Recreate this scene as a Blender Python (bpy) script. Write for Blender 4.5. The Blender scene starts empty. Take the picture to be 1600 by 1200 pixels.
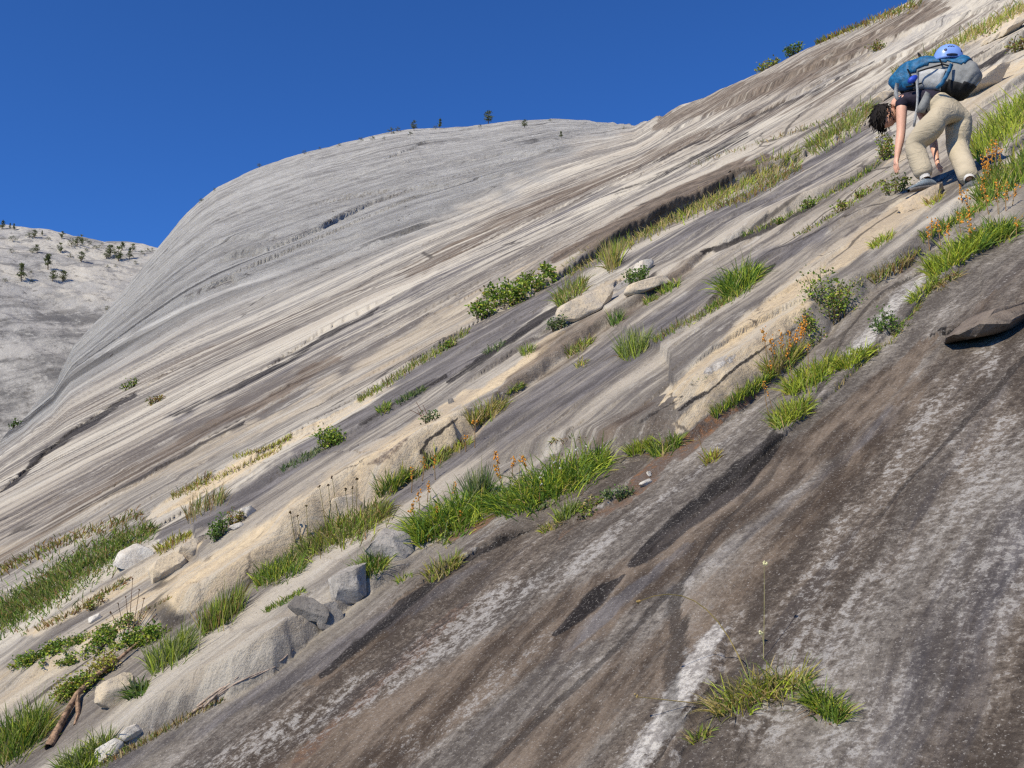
import bpy, bmesh, math, random
import numpy as np
from mathutils import Vector, Matrix, Quaternion

# ------------------------------------------------------------------ camera, sky, sun, exposure
S = bpy.context.scene
COL = S.collection
PITCH = math.radians(10.0)
LENS = 35.0
FPX = LENS / 36.0 * 1600.0
cam_d = bpy.data.cameras.new('camera')
cam_d.lens = LENS; cam_d.sensor_width = 36.0
cam_d.clip_start = 0.05; cam_d.clip_end = 6000.0
cam = bpy.data.objects.new('camera', cam_d); COL.objects.link(cam)
cam.location = (0, 0, 0); cam.rotation_euler = (math.pi / 2 + PITCH, 0, 0)
S.camera = cam
S.view_settings.view_transform = 'Standard'
S.view_settings.look = 'None'
S.view_settings.exposure = 0.34
S.view_settings.gamma = 1.0
S.view_settings.use_curve_mapping = False

SUN = Vector((-0.50, -0.56, 0.66)).normalized()       # direction towards the sun
W = bpy.data.worlds.new('World'); S.world = W; W.use_nodes = True
wn = W.node_tree.nodes; wl = W.node_tree.links
for n in list(wn): wn.remove(n)
sky = wn.new('ShaderNodeTexSky'); sky.sky_type = 'NISHITA'; sky.sun_disc = False
sky.sun_elevation = math.asin(SUN.z)
sky.sun_rotation = math.atan2(SUN.x, SUN.y)
sky.altitude = 2600.0; sky.air_density = 1.0; sky.dust_density = 0.0; sky.ozone_density = 4.0
bg = wn.new('ShaderNodeBackground'); bg.inputs['Strength'].default_value = 0.076
out = wn.new('ShaderNodeOutputWorld')
tone = wn.new('ShaderNodeMix'); tone.data_type = 'RGBA'; tone.blend_type = 'MULTIPLY'      # deep clear mountain blue, the same all over
tone.inputs[0].default_value = 1.0; tone.inputs[7].default_value = (0.44, 0.94, 1.62, 1)
wl.new(sky.outputs[0], tone.inputs[6]); wl.new(tone.outputs[2], bg.inputs[0]); wl.new(bg.outputs[0], out.inputs[0])
sd = bpy.data.lights.new('sun', 'SUN'); sd.energy = 4.4; sd.angle = math.radians(0.53)
sd.color = (1.0, 0.91, 0.735)
sun = bpy.data.objects.new('sun', sd); COL.objects.link(sun)
sun.rotation_euler = SUN.to_track_quat('Z', 'Y').to_euler()
S.cycles.use_denoising = False; S.cycles.filter_width = 1.35
S.cycles.max_bounces = 5; S.cycles.diffuse_bounces = 3; S.cycles.glossy_bounces = 2
S.cycles.transmission_bounces = 3; S.cycles.transparent_max_bounces = 4

# ------------------------------------------------------------------ small numeric helpers
rng = np.random.default_rng(7)
R = random.Random(11)
CP, SP = math.cos(PITCH), math.sin(PITCH)

def smooth(a, b, x):
    t = np.clip((x - a) / (b - a), 0, 1)
    return t * t * (3 - 2 * t)

def _hash(ix, iy, seed):
    h = (ix.astype(np.int64) * 374761393 + iy.astype(np.int64) * 668265263 + seed * 974634541) & 0xFFFFFFFF
    h = ((h ^ (h >> 13)) * 1274126177) & 0xFFFFFFFF
    h = h ^ (h >> 16)
    return (h & 0xFFFFFF).astype(np.float32) / 16777215.0

def vnoise(x, y, seed=0):
    """smooth value noise, 0..1"""
    fx = np.floor(x); fy = np.floor(y)
    ux = (x - fx).astype(np.float32); uy = (y - fy).astype(np.float32)
    ux = ux * ux * (3 - 2 * ux); uy = uy * uy * (3 - 2 * uy)
    a = _hash(fx, fy, seed); b = _hash(fx + 1, fy, seed)
    c = _hash(fx, fy + 1, seed); d = _hash(fx + 1, fy + 1, seed)
    return (a + (b - a) * ux) * (1 - uy) + (c + (d - c) * ux) * uy

def fbm(x, y, seed=0, octv=3, gain=0.5):
    s = 0; a = 1; t = 0
    for o in range(octv):
        s = s + a * vnoise(x * 2 ** o + 17.3 * o, y * 2 ** o - 9.1 * o, seed + o); t += a; a *= gain
    return s / t

def px_dir(X, Y):
    """world direction of the reference view through a point of the photograph (1600 x 1200)"""
    u = (np.asarray(X, float) - 800) / FPX; v = (600 - np.asarray(Y, float)) / FPX
    return u, CP - v * SP, SP + v * CP

def to_px(x, y, z):
    d = np.maximum(y * CP + z * SP, 1e-3)
    v = (z * CP - y * SP) / d
    return 800 + FPX * x / d, 600 - FPX * v

def phi_E(X, Y):
    x, y, z = px_dir(X, Y)
    return np.arctan2(x, y), z / np.hypot(x, y)

# ------------------------------------------------------------------ the granite slope: base surface
H0, AX, AY = 1.9, 0.42, 0.42          # eye height above the slab, its rise to the right and away
SKY = [(-60, 740, 32), (0, 690, 40), (40, 650, 55), (85, 600, 80), (115, 540, 110), (165, 485, 150), (200, 445, 180), (245, 388, 220),
       (280, 345, 240), (310, 315, 255), (340, 291, 265), (380, 271, 275), (430, 252, 285), (480, 236, 290), (540, 222, 300), (600, 208, 310),
       (650, 201, 315), (700, 199, 320), (760, 194, 325), (800, 189, 325), (860, 185, 320), (900, 187, 300), (950, 192, 250), (990, 194, 170),
       (1015, 187, 110), (1050, 172, 82), (1100, 153, 70), (1180, 113, 62), (1260, 72, 58), (1340, 40, 55), (1400, 12, 52), (1440, -4, 50),
       (1600, -75, 46), (1750, -140, 44)]
_sp = np.array([phi_E(a, b) for a, b, c in SKY]); _sr = np.array([c for a, b, c in SKY], float)
PHI_K = np.concatenate([[-math.pi, -1.2, -0.8], _sp[:, 0], [0.9, 1.3, math.pi]])
def plane_p(phi): return AX * np.sin(phi) + AY * np.cos(phi)
_dif = _sp[:, 1] - (plane_p(_sp[:, 0]) - H0 / _sr)
DIF_K = np.concatenate([[0, 0, _dif[0]], _dif, [_dif[-1], 0, 0]])
RS_K = np.concatenate([[40, 40, 32], _sr, [44, 40, 40]])

def base_E(phi, r):
    dif = np.interp(phi, PHI_K, DIF_K); rs = np.interp(phi, PHI_K, RS_K)
    r0 = np.interp(phi, [-0.5, -0.2], [12.0, 17.0])
    q = np.clip(np.log(r / r0) / np.log(rs / r0), 0, 1)
    E = plane_p(phi) - H0 / r + dif * q * q * (3 - 2 * q)
    over = np.maximum(np.log(r / rs), 0)
    return E - 0.16 * over ** 2 - 0.05 * over

def base_hit(X, Y):
    """point of the base surface behind a point of the photograph"""
    phi, E = phi_E(X, Y); phi = float(phi); E = float(E)
    rs = float(np.interp(phi, PHI_K, RS_K))
    r = np.exp(np.linspace(math.log(0.5), math.log(rs), 900))
    e = base_E(np.full_like(r, phi), r)
    k = int(np.argmax(e >= E)) if (e >= E).any() else len(r) - 1
    if k > 0 and e[k] > e[k - 1]:
        rr = r[k - 1] + (r[k] - r[k - 1]) * np.clip((E - e[k - 1]) / (e[k] - e[k - 1]), 0, 1)
    else: rr = r[k]
    return rr * math.sin(phi), rr * math.cos(phi), rr

# grid: columns in azimuth (fine inside the view), rows in range
ph_in = np.linspace(-0.545, 0.545, 860)
ph_out = np.concatenate([np.linspace(0.56, 0.8, 26), np.linspace(0.85, 1.5, 18), np.linspace(1.6, math.pi, 22)])
PH = np.concatenate([-ph_out[::-1], ph_in, ph_out]).astype(np.float64)
rr1 = 1 / np.linspace(1 / 0.35, 1 / 1.9, 40)[:-1]
rr2 = H0 / np.arange(H0 / 1.9, 0.10, -0.0008)
rr3 = np.exp(np.linspace(math.log(rr2[-1]), math.log(340), 700))[1:]
rr4 = np.exp(np.linspace(math.log(340), math.log(800), 50))[1:]
RR = np.concatenate([rr1, rr2, rr3, rr4])        # a very fine first pass; rows are spread anew once the ledges stand
NP_, NR = len(PH), len(RR)
P2, R2 = np.meshgrid(PH, RR)                     # rows = range
E2 = base_E(P2, R2)
GX = (R2 * np.sin(P2)).astype(np.float32); GY = (R2 * np.cos(P2)).astype(np.float32)
SQ2 = math.sqrt(0.5)
GS = (GX + GY) * SQ2; GT = (GX - GY) * SQ2       # along the fall line / across it

# ledges: base line of each riser in the photograph's points, with the riser's height in the same points.
# (points, width ratio, fall-off behind the crest in metres, overhang ratio, sharp)
LEDGES = [
 # long step above the narrow dark band, grass in its corner
 ([(-60,1010,0),(60,940,8),(160,885,10),(240,835,10),(360,756,5),(470,692,5),(560,630,6),(650,566,8),(740,508,10),(830,455,12),(880,428,24),(960,385,34),(1050,336,36),(1140,288,34),(1230,250,16),(1330,205,8),(1450,140,6),(1560,75,4),(1660,20,0)], .4, 2.5, .7, 1),
 # pale strip
 ([(225,832,0),(300,790,12),(390,742,15),(480,690,11),(560,640,5),(640,590,0)], .9, 1.2, 0, 0),
 # second long step: the tan face on the left, the brown riser in the middle, the undercut slab on the right
 ([(-40,1100,0),(60,1050,20),(180,1010,36),(300,962,52),(380,915,58),(440,872,60),(500,828,64),(560,792,66),(610,768,60),(660,735,56),(720,700,50),(760,660,40),(790,628,36),(850,584,34),(890,552,34),(960,509,32),(1020,470,26),(1075,434,20),(1110,402,15),(1160,372,18),(1210,348,22),(1262,322,22),(1330,286,14),(1390,245,8),(1470,190,0)], .66, 2.8, .1, 0),
 # third step: the big tan face in the middle
 ([(640,800,0),(720,750,10),(800,712,18),(870,700,34),(940,706,50),(1000,696,62),(1060,684,84),(1112,655,92),(1160,622,86),(1205,594,80),(1255,545,70),(1300,502,56),(1350,462,46),(1400,428,40),(1450,384,36),(1500,330,28),(1560,275,14),(1640,215,0)], .7, 2.4, .1, 0),
 # low ridge left of the centre with the broken end
 ([(90,1215,0),(200,1165,34),(290,1115,48),(360,1085,54),(430,1045,58),(480,1003,52),(520,968,30),(560,935,26),(610,905,22),(660,868,10),(700,846,0)], .55, .8, .1, 0),
  # crest of the tan face
 ([(1040,662,0),(1080,628,10),(1112,604,13),(1165,566,13),(1215,531,11),(1258,506,8),(1300,470,0)], .3, .5, .4, 1),
 ([(985,672,0),(1030,642,8),(1062,622,6),(1095,598,0)], .3, .4, .3, 1),
 # small sheet with a dark crack below it
 ([(560,985,0),(620,935,6),(690,898,12),(740,866,13),(810,832,11),(850,818,5),(900,806,0)], .35, .7, .6, 1),
 ([(820,832,0),(900,812,9),(960,786,9),(1010,752,6),(1060,710,0)], .5, .6, .3, 1),
 ([(960,905,0),(1060,828,4),(1140,762,5),(1206,698,12),(1216,690,10),(1262,652,9),(1310,604,9),(1362,552,8),(1420,492,10),(1455,448,12),(1530,395,8),(1600,335,6),(1680,270,0)], .4, .8, .3, 1),
 # block at the right edge
 ([(1448,522,0),(1462,519,8),(1500,512,14),(1540,503,18),(1600,484,22),(1680,455,20),(1780,410,0)], .3, .8, .25, 1),
 # white ridge in the foreground
 ([(930,1260,0),(1000,1215,8),(1062,1186,18),(1092,1122,22),(1118,1052,20),(1132,1000,12),(1140,965,0)], 1.4, .22, 0, 0),
 ([(1120,1240,0),(1180,1130,7),(1260,1090,7),(1330,1120,0)], 1.4, .5, 0, 0),
 # wet channel in the near slab
 ([(470,1085,0),(540,1040,6),(620,980,7),(690,920,6),(730,890,0)], .8, .35, 0, 0),
 ([(300,1215,0),(470,1120,4),(640,1010,4),(820,905,4),(960,820,0)], .8, .6, 0, 0),
 ([(780,1215,0),(960,1060,3),(1130,920,4),(1280,790,3),(1420,640,0)], 1.5, .8, 0, 0),
 # sheets of the middle
 ([(960,580,0),(1030,545,5),(1100,498,8),(1160,455,12),(1185,425,10),(1230,396,4),(1290,362,0)], .5, .8, .3, 1),
 ([(1010,420,0),(1080,380,5),(1180,330,5),(1290,268,5),(1380,215,0)], .7, 1.5, .1, 1),
 ([(1240,392,0),(1300,372,5),(1350,342,6),(1400,322,0)], .5, .6, .2, 1),
 ([(1330,505,0),(1380,470,7),(1440,425,8),(1520,360,0)], .6, .6, .1, 1),
 ([(700,640,0),(780,592,6),(850,540,8),(905,500,10),(960,462,14),(978,440,0)], .5, .6, .4, 1),
 ([(360,800,0),(430,762,9),(520,712,9),(600,668,8),(700,608,5),(780,560,0)], .8, .8, 0, 0),
 ([(20,1010,0),(110,965,9),(200,918,11),(290,868,9),(350,835,0)], .8, .8, .1, 0),
 # far slab
 ([(-40,800,0),(0,768,7),(70,712,7),(150,652,6),(250,590,4),(360,520,0)], .8, 5, .3, 1),
 ([(-40,905,0),(80,845,3),(200,772,4),(330,690,4),(480,610,3),(560,568,0)], .6, 3, .2, 1),
 ([(420,690,0),(520,630,3),(640,560,4),(720,510,0)], .6, 3, .2, 1),
 ([(300,640,0),(420,575,4),(500,522,7),(590,478,7),(680,440,3),(760,402,0)], .6, 5, .2, 1),
 ([(560,560,0),(650,498,5),(740,452,4),(850,392,4),(960,342,0)], .6, 4, .2, 1),
 ([(640,430,0),(760,372,4),(880,318,5),(1000,270,4),(1120,210,0)], .6, 8, .2, 1),
 ([(900,300,0),(1020,250,5),(1140,190,6),(1260,140,8),(1360,85,6),(1480,25,0)], .5, 8, .2, 1),
 ([(980,225,0),(1060,195,6),(1150,160,10),(1250,118,13),(1330,75,10),(1420,30,0)], .9, 10, .0, 0),
 ([(1180,235,0),(1290,175,5),(1400,112,6),(1520,45,5),(1600,0,0)], .5, 5, .2, 1),
 ([(1400,160,0),(1470,128,9),(1530,96,12),(1600,58,12),(1680,10,0)], .5, .9, .4, 1),
 ([(1480,196,0),(1540,160,12),(1600,122,14),(1680,70,0)], .5, .9, .4, 1),
 ([(1290,150,0),(1380,100,6),(1480,50,7),(1580,0,0)], .5, 1.2, .4, 1),
 ([(1540,262,0),(1580,238,12),(1640,195,12),(1720,140,0)], .6, .8, .3, 1),
 # scarps on the dome
 ([(268,475,0),(300,466,8),(335,450,11),(362,437,12),(374,444,0)], .7, 25, .2, 1),
 ([(330,412,0),(352,405,11),(415,390,15),(460,372,13),(510,352,12),(580,318,10),(650,293,7),(730,282,5),(800,274,4),(860,262,0)], .5, 30, .2, 1),
 ([(440,420,0),(520,398,4),(600,372,4),(680,336,3),(740,312,0)], .5, 20, .2, 1),
 ([(362,328,0),(380,325,5),(404,319,3),(420,314,0)], .5, 20, .3, 1),
 ([(560,262,0),(620,238,5),(660,224,4),(700,214,0)], .5, 25, .3, 1),
 ([(690,262,0),(760,246,4),(860,236,5),(930,226,0)], .5, 25, .3, 1),
 ([(470,300,0),(560,272,3),(640,256,0)], .5, 25, .3, 1),
 ([(540,440,0),(620,400,3),(700,362,3),(800,318,0)], .5, 15, .2, 1),
]
DISP = np.zeros(GX.shape); OX = np.zeros(GX.shape); OY = np.zeros(GX.shape)

def add_ledge(pts, kw, L, over, sharp):
    P = []
    for X, Y, hp in pts:
        x, y, r = base_hit(X, Y)
        P.append((x, y, hp * r / FPX * 0.9, r))
    P = np.array(P)
    hmax = P[:, 2].max(); reach = 3.5 * L + 0.3
    # fine wobble so the edge is broken, not drawn
    m = (GX > P[:, 0].min() - reach) & (GX < P[:, 0].max() + reach) & (GY > P[:, 1].min() - reach) & (GY < P[:, 1].max() + reach)
    cx, cy = P[-1, 0] - P[0, 0], P[-1, 1] - P[0, 1]; cl = math.hypot(cx, cy)          # a band along the ledge is all it can touch
    po = (-cy * (P[:, 0] - P[0, 0]) + cx * (P[:, 1] - P[0, 1])) / cl
    idx = np.nonzero(m.ravel())[0]
    x = GX.ravel()[idx]; y = GY.ravel()[idx]
    off = (-cy * (x - P[0, 0]) + cx * (y - P[0, 1])) / cl
    keep = (off > po.min() - 0.5 * hmax - .05) & (off < po.max() + reach)
    idx = idx[keep]; x = x[keep]; y = y[keep]
    wl_ = 0.05 * max(P[:, 3].mean(), 2)
    wob = (fbm(x / wl_, y / wl_, 91, 4, .55) - .5) * min(wl_ * .5, 0.8 * kw * hmax + .15 * hmax)
    best = np.full(len(idx), 1e9, np.float32); hh, sg, nx, ny, al = (np.zeros(len(idx), np.float32) for _ in range(5)); acc = 0.0
    for a, b in zip(P[:-1], P[1:]):
        ex, ey = b[0] - a[0], b[1] - a[1]; l2 = ex * ex + ey * ey + 1e-9; l = math.sqrt(l2)
        t = np.clip(((x - a[0]) * ex + (y - a[1]) * ey) / l2, 0, 1)
        dx = x - (a[0] + t * ex); dy = y - (a[1] + t * ey)
        d = np.hypot(dx, dy); u = d < best
        s = (-ey * dx + ex * dy)
        best[u] = d[u]; hh[u] = (a[2] + (b[2] - a[2]) * t)[u]; sg[u] = np.where(s >= 0, 1.0, -1.0)[u]
        nx[u] = -ey / l; ny[u] = ex / l; al[u] = (acc + t * l)[u]; acc += l
    bl = max(4.2 * hmax, .12)                                  # the edge breaks off in blocks
    def jog(seed, ln):
        q0 = al / ln + .35 * (vnoise(x / ln, y / ln, seed + 3) - .5); c0 = np.floor(q0); f0 = smooth(.86, 1.0, q0 - c0)
        z0 = np.zeros_like(c0); return _hash(c0, z0, seed) * (1 - f0) + _hash(c0 + 1, z0, seed) * f0 - .5
    sd_ = int(abs(P[0, 0] * 1000)) % 997
    wob = wob * .7 + jog(sd_, bl) * .75 * kw * hmax + jog(sd_ + 31, bl * .37) * .18 * kw * hmax
    d = best * sg + wob
    h = hh * (0.75 + 0.30 * fbm(x / wl_ * .45, y / wl_ * .45, 5, 3) + .45 * jog(sd_ + 7, bl * 1.6))
    w = np.maximum(kw * h, 1e-4)
    q = np.clip(d / w, 0, 1)
    prof = smooth(0, 1, q) if sharp else np.interp(q, [0, .10, .9, 1], [0, .24, .97, 1])
    back = np.exp(-np.maximum(d - w, 0) / L)
    gw = .22 * w + .004                                        # a dark joint along the foot
    groove = np.exp(-((d + .2 * gw) / gw) ** 2) * h * (.30 if sharp else .14)
    heff = hh * .85 + (h - hh * .85) * np.exp(-np.maximum(d - w, 0) / (.25 * L + 1e-6))      # broken edge, even sheet behind it
    DISP.ravel()[idx] += heff * prof * back - groove
    if over:
        o = over * h * smooth(0.0, 0.8, q) * np.exp(-np.maximum(d - w, 0) / (2.5 * w + 1e-4)) * (d > 0)
        OX.ravel()[idx] -= nx * o; OY.ravel()[idx] -= ny * o
for L_ in LEDGES: add_ledge(*L_)
# many short thin sheets between the long ledges, running with the slope
for k in range(190):
    X = R.uniform(-30, 1620); Y = R.uniform(60, 1080)
    if Y < 150 + 760 - .60 * X - 60 or Y > 1230 - .62 * X + 40 or Y < 40: continue
    if float(phi_E(X, Y)[1]) > float(np.interp(float(phi_E(X, Y)[0]), PHI_K, plane_p(PHI_K) - .055)): continue
    near = base_hit(X, Y)[2]; ln = R.uniform(50, 190); vx, vy = 2175 - X, -297 - Y; vl = math.hypot(vx, vy); vx /= vl; vy /= vl
    hp = R.uniform(2.0, 5.5) if near > 8 else R.uniform(2.5, 7)
    pts = [(X + vx * ln * t, Y + vy * ln * t + R.uniform(-3, 3), hp * math.sin(t * math.pi) ** .6) for t in (0, .2, .4, .6, .8, 1.0)]
    add_ledge(pts, R.uniform(.3, .8), R.uniform(.25, .6) * near * .06, R.choice([0, .2, .4]), 1)



# spread the rows of every column so that risers get as many as they show, flats fewer
NROW = 880
u_ = np.linspace(0, 1, NROW)
E1 = E2 + DISP / R2
Emax = np.maximum.accumulate(E1, axis=0)                     # what shows, and a little for what hides behind an edge
RSC = np.interp(PH, PHI_K, RS_K)[None, :]
vis = smooth(1.4, 0.9, R2[1:] / RSC) if False else 1 - smooth(1.0, 1.25, R2[1:] / RSC)
fine_in = (np.diff(Emax, axis=0) / 0.0016 * (RR[1:, None] > 1.7) + np.minimum(np.abs(np.diff(E1, axis=0)) / 0.0016, 2) * .12) * vis + np.diff(np.log(RR))[:, None] / 0.012 + 1e-6
ker = np.array([1, 2, 3, 4, 3, 2, 1], float); ker /= ker.sum()
pad_ = np.pad(fine_in, ((0, 0), (3, 3)), mode='edge')
fine_in = sum(ker[k] * pad_[:, k:k + NP_] for k in range(7)); del pad_, Emax
N_R2, N_D, N_OX, N_OY = (np.empty((NROW, NP_)) for _ in range(4))
CUM = np.vstack([np.zeros((1, NP_)), np.cumsum(fine_in, axis=0)])
CUM /= CUM[-1:]
# neighbouring columns keep their rows together
for i in range(NP_):
    N_R2[:, i] = np.interp(u_, CUM[:, i], RR)
    N_D[:, i] = np.interp(N_R2[:, i], RR, DISP[:, i]); N_OX[:, i] = np.interp(N_R2[:, i], RR, OX[:, i]); N_OY[:, i] = np.interp(N_R2[:, i], RR, OY[:, i])
R2, DISP, OX, OY = N_R2, N_D, N_OX, N_OY
NR = NROW; P2 = np.repeat(PH[None, :], NR, 0)
del E1, CUM, fine_in, E2
GX = R2 * np.sin(P2); GY = R2 * np.cos(P2); GZ = base_E(P2, R2) * R2
GS = (GX + GY) * SQ2; GT = (GX - GY) * SQ2
# relief that grows with the distance it is seen at: sheets that end in small steps, and swells
SPC = np.gradient(PH)[None, :] * R2 + 1e-4                  # sideways spacing of the grid
SPC = np.minimum(SPC, 0.0025 * R2 + 1e-4)
near_fade = smooth(1.5, 3.0, R2)
for k, lam in enumerate([0.09, 0.22, 0.5, 1.2, 2.8, 6.5, 15.0, 34.0]):
    wgt = smooth(1.5, 4.0, lam / SPC) * (1 - smooth(0.10, 0.30, lam / R2))
    if wgt.max() <= 0: continue
    warp = fbm(GS / lam * 0.10, GT / lam * 0.35, 300 + k, 2) * 2.4
    n = fbm(GS / lam * 0.16, GT / lam + warp * .4, 40 + k, 3) - 0.5
    saw = (GT / lam * 0.45 + warp) % 1.0
    stepf = smooth(0, .16, saw) * (1 - saw) * smooth(0.42, 0.75, vnoise(GS / lam * .13, GT / lam * .4, 70 + k))
    far_ = smooth(40, 90, R2)
    DISP += wgt * lam * (0.055 * n - 0.055 * stepf) * (1 - .60 * far_ * (lam > 2))
# blocky, knobbly relief of the dome faces
for k, lam in enumerate([1.2, 2.8, 6.0, 14.0]):
    wgt = smooth(1.5, 4.0, lam / SPC) * smooth(45, 110, R2)
    DISP += wgt * lam * 0.075 * (np.abs(fbm(GS / lam * .45, GT / lam, 140 + k, 3) - 0.5) * 2 - .3)
GX = GX + OX; GY = GY + OY; GZ = GZ + DISP
EF = GZ / R2                                                # what a column sees

def hit(X, Y):
    """first point of the finished slope behind a point of the photograph"""
    phi, E = phi_E(X, Y); phi = float(phi); E = float(E)
    i = int(np.clip(np.searchsorted(PH, phi) - 1, 0, NP_ - 2))
    if phi - PH[i] > PH[i + 1] - phi: i += 1
    e = EF[:, i]; ok = e >= E
    k = int(np.argmax(ok)) if ok.any() else int(np.argmax(e))
    if ok.any() and k > 0:
        q = (E - e[k - 1]) / (e[k] - e[k - 1]); r = R2[k - 1, i] + q * (R2[k, i] - R2[k - 1, i]); z = E * r
    else: r = R2[k, i]; z = e[k] * r
    return Vector((r * math.sin(phi), r * math.cos(phi), z))

def ground(x, y):
    """height of the finished slope at a place"""
    phi = math.atan2(x, y); r = math.hypot(x, y)
    i = int(np.clip(np.searchsorted(PH, phi) - 1, 0, NP_ - 2)); f = (phi - PH[i]) / (PH[i + 1] - PH[i])
    return float(np.interp(r, R2[:, i], GZ[:, i]) * (1 - f) + np.interp(r, R2[:, i + 1], GZ[:, i + 1]) * f)

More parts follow.
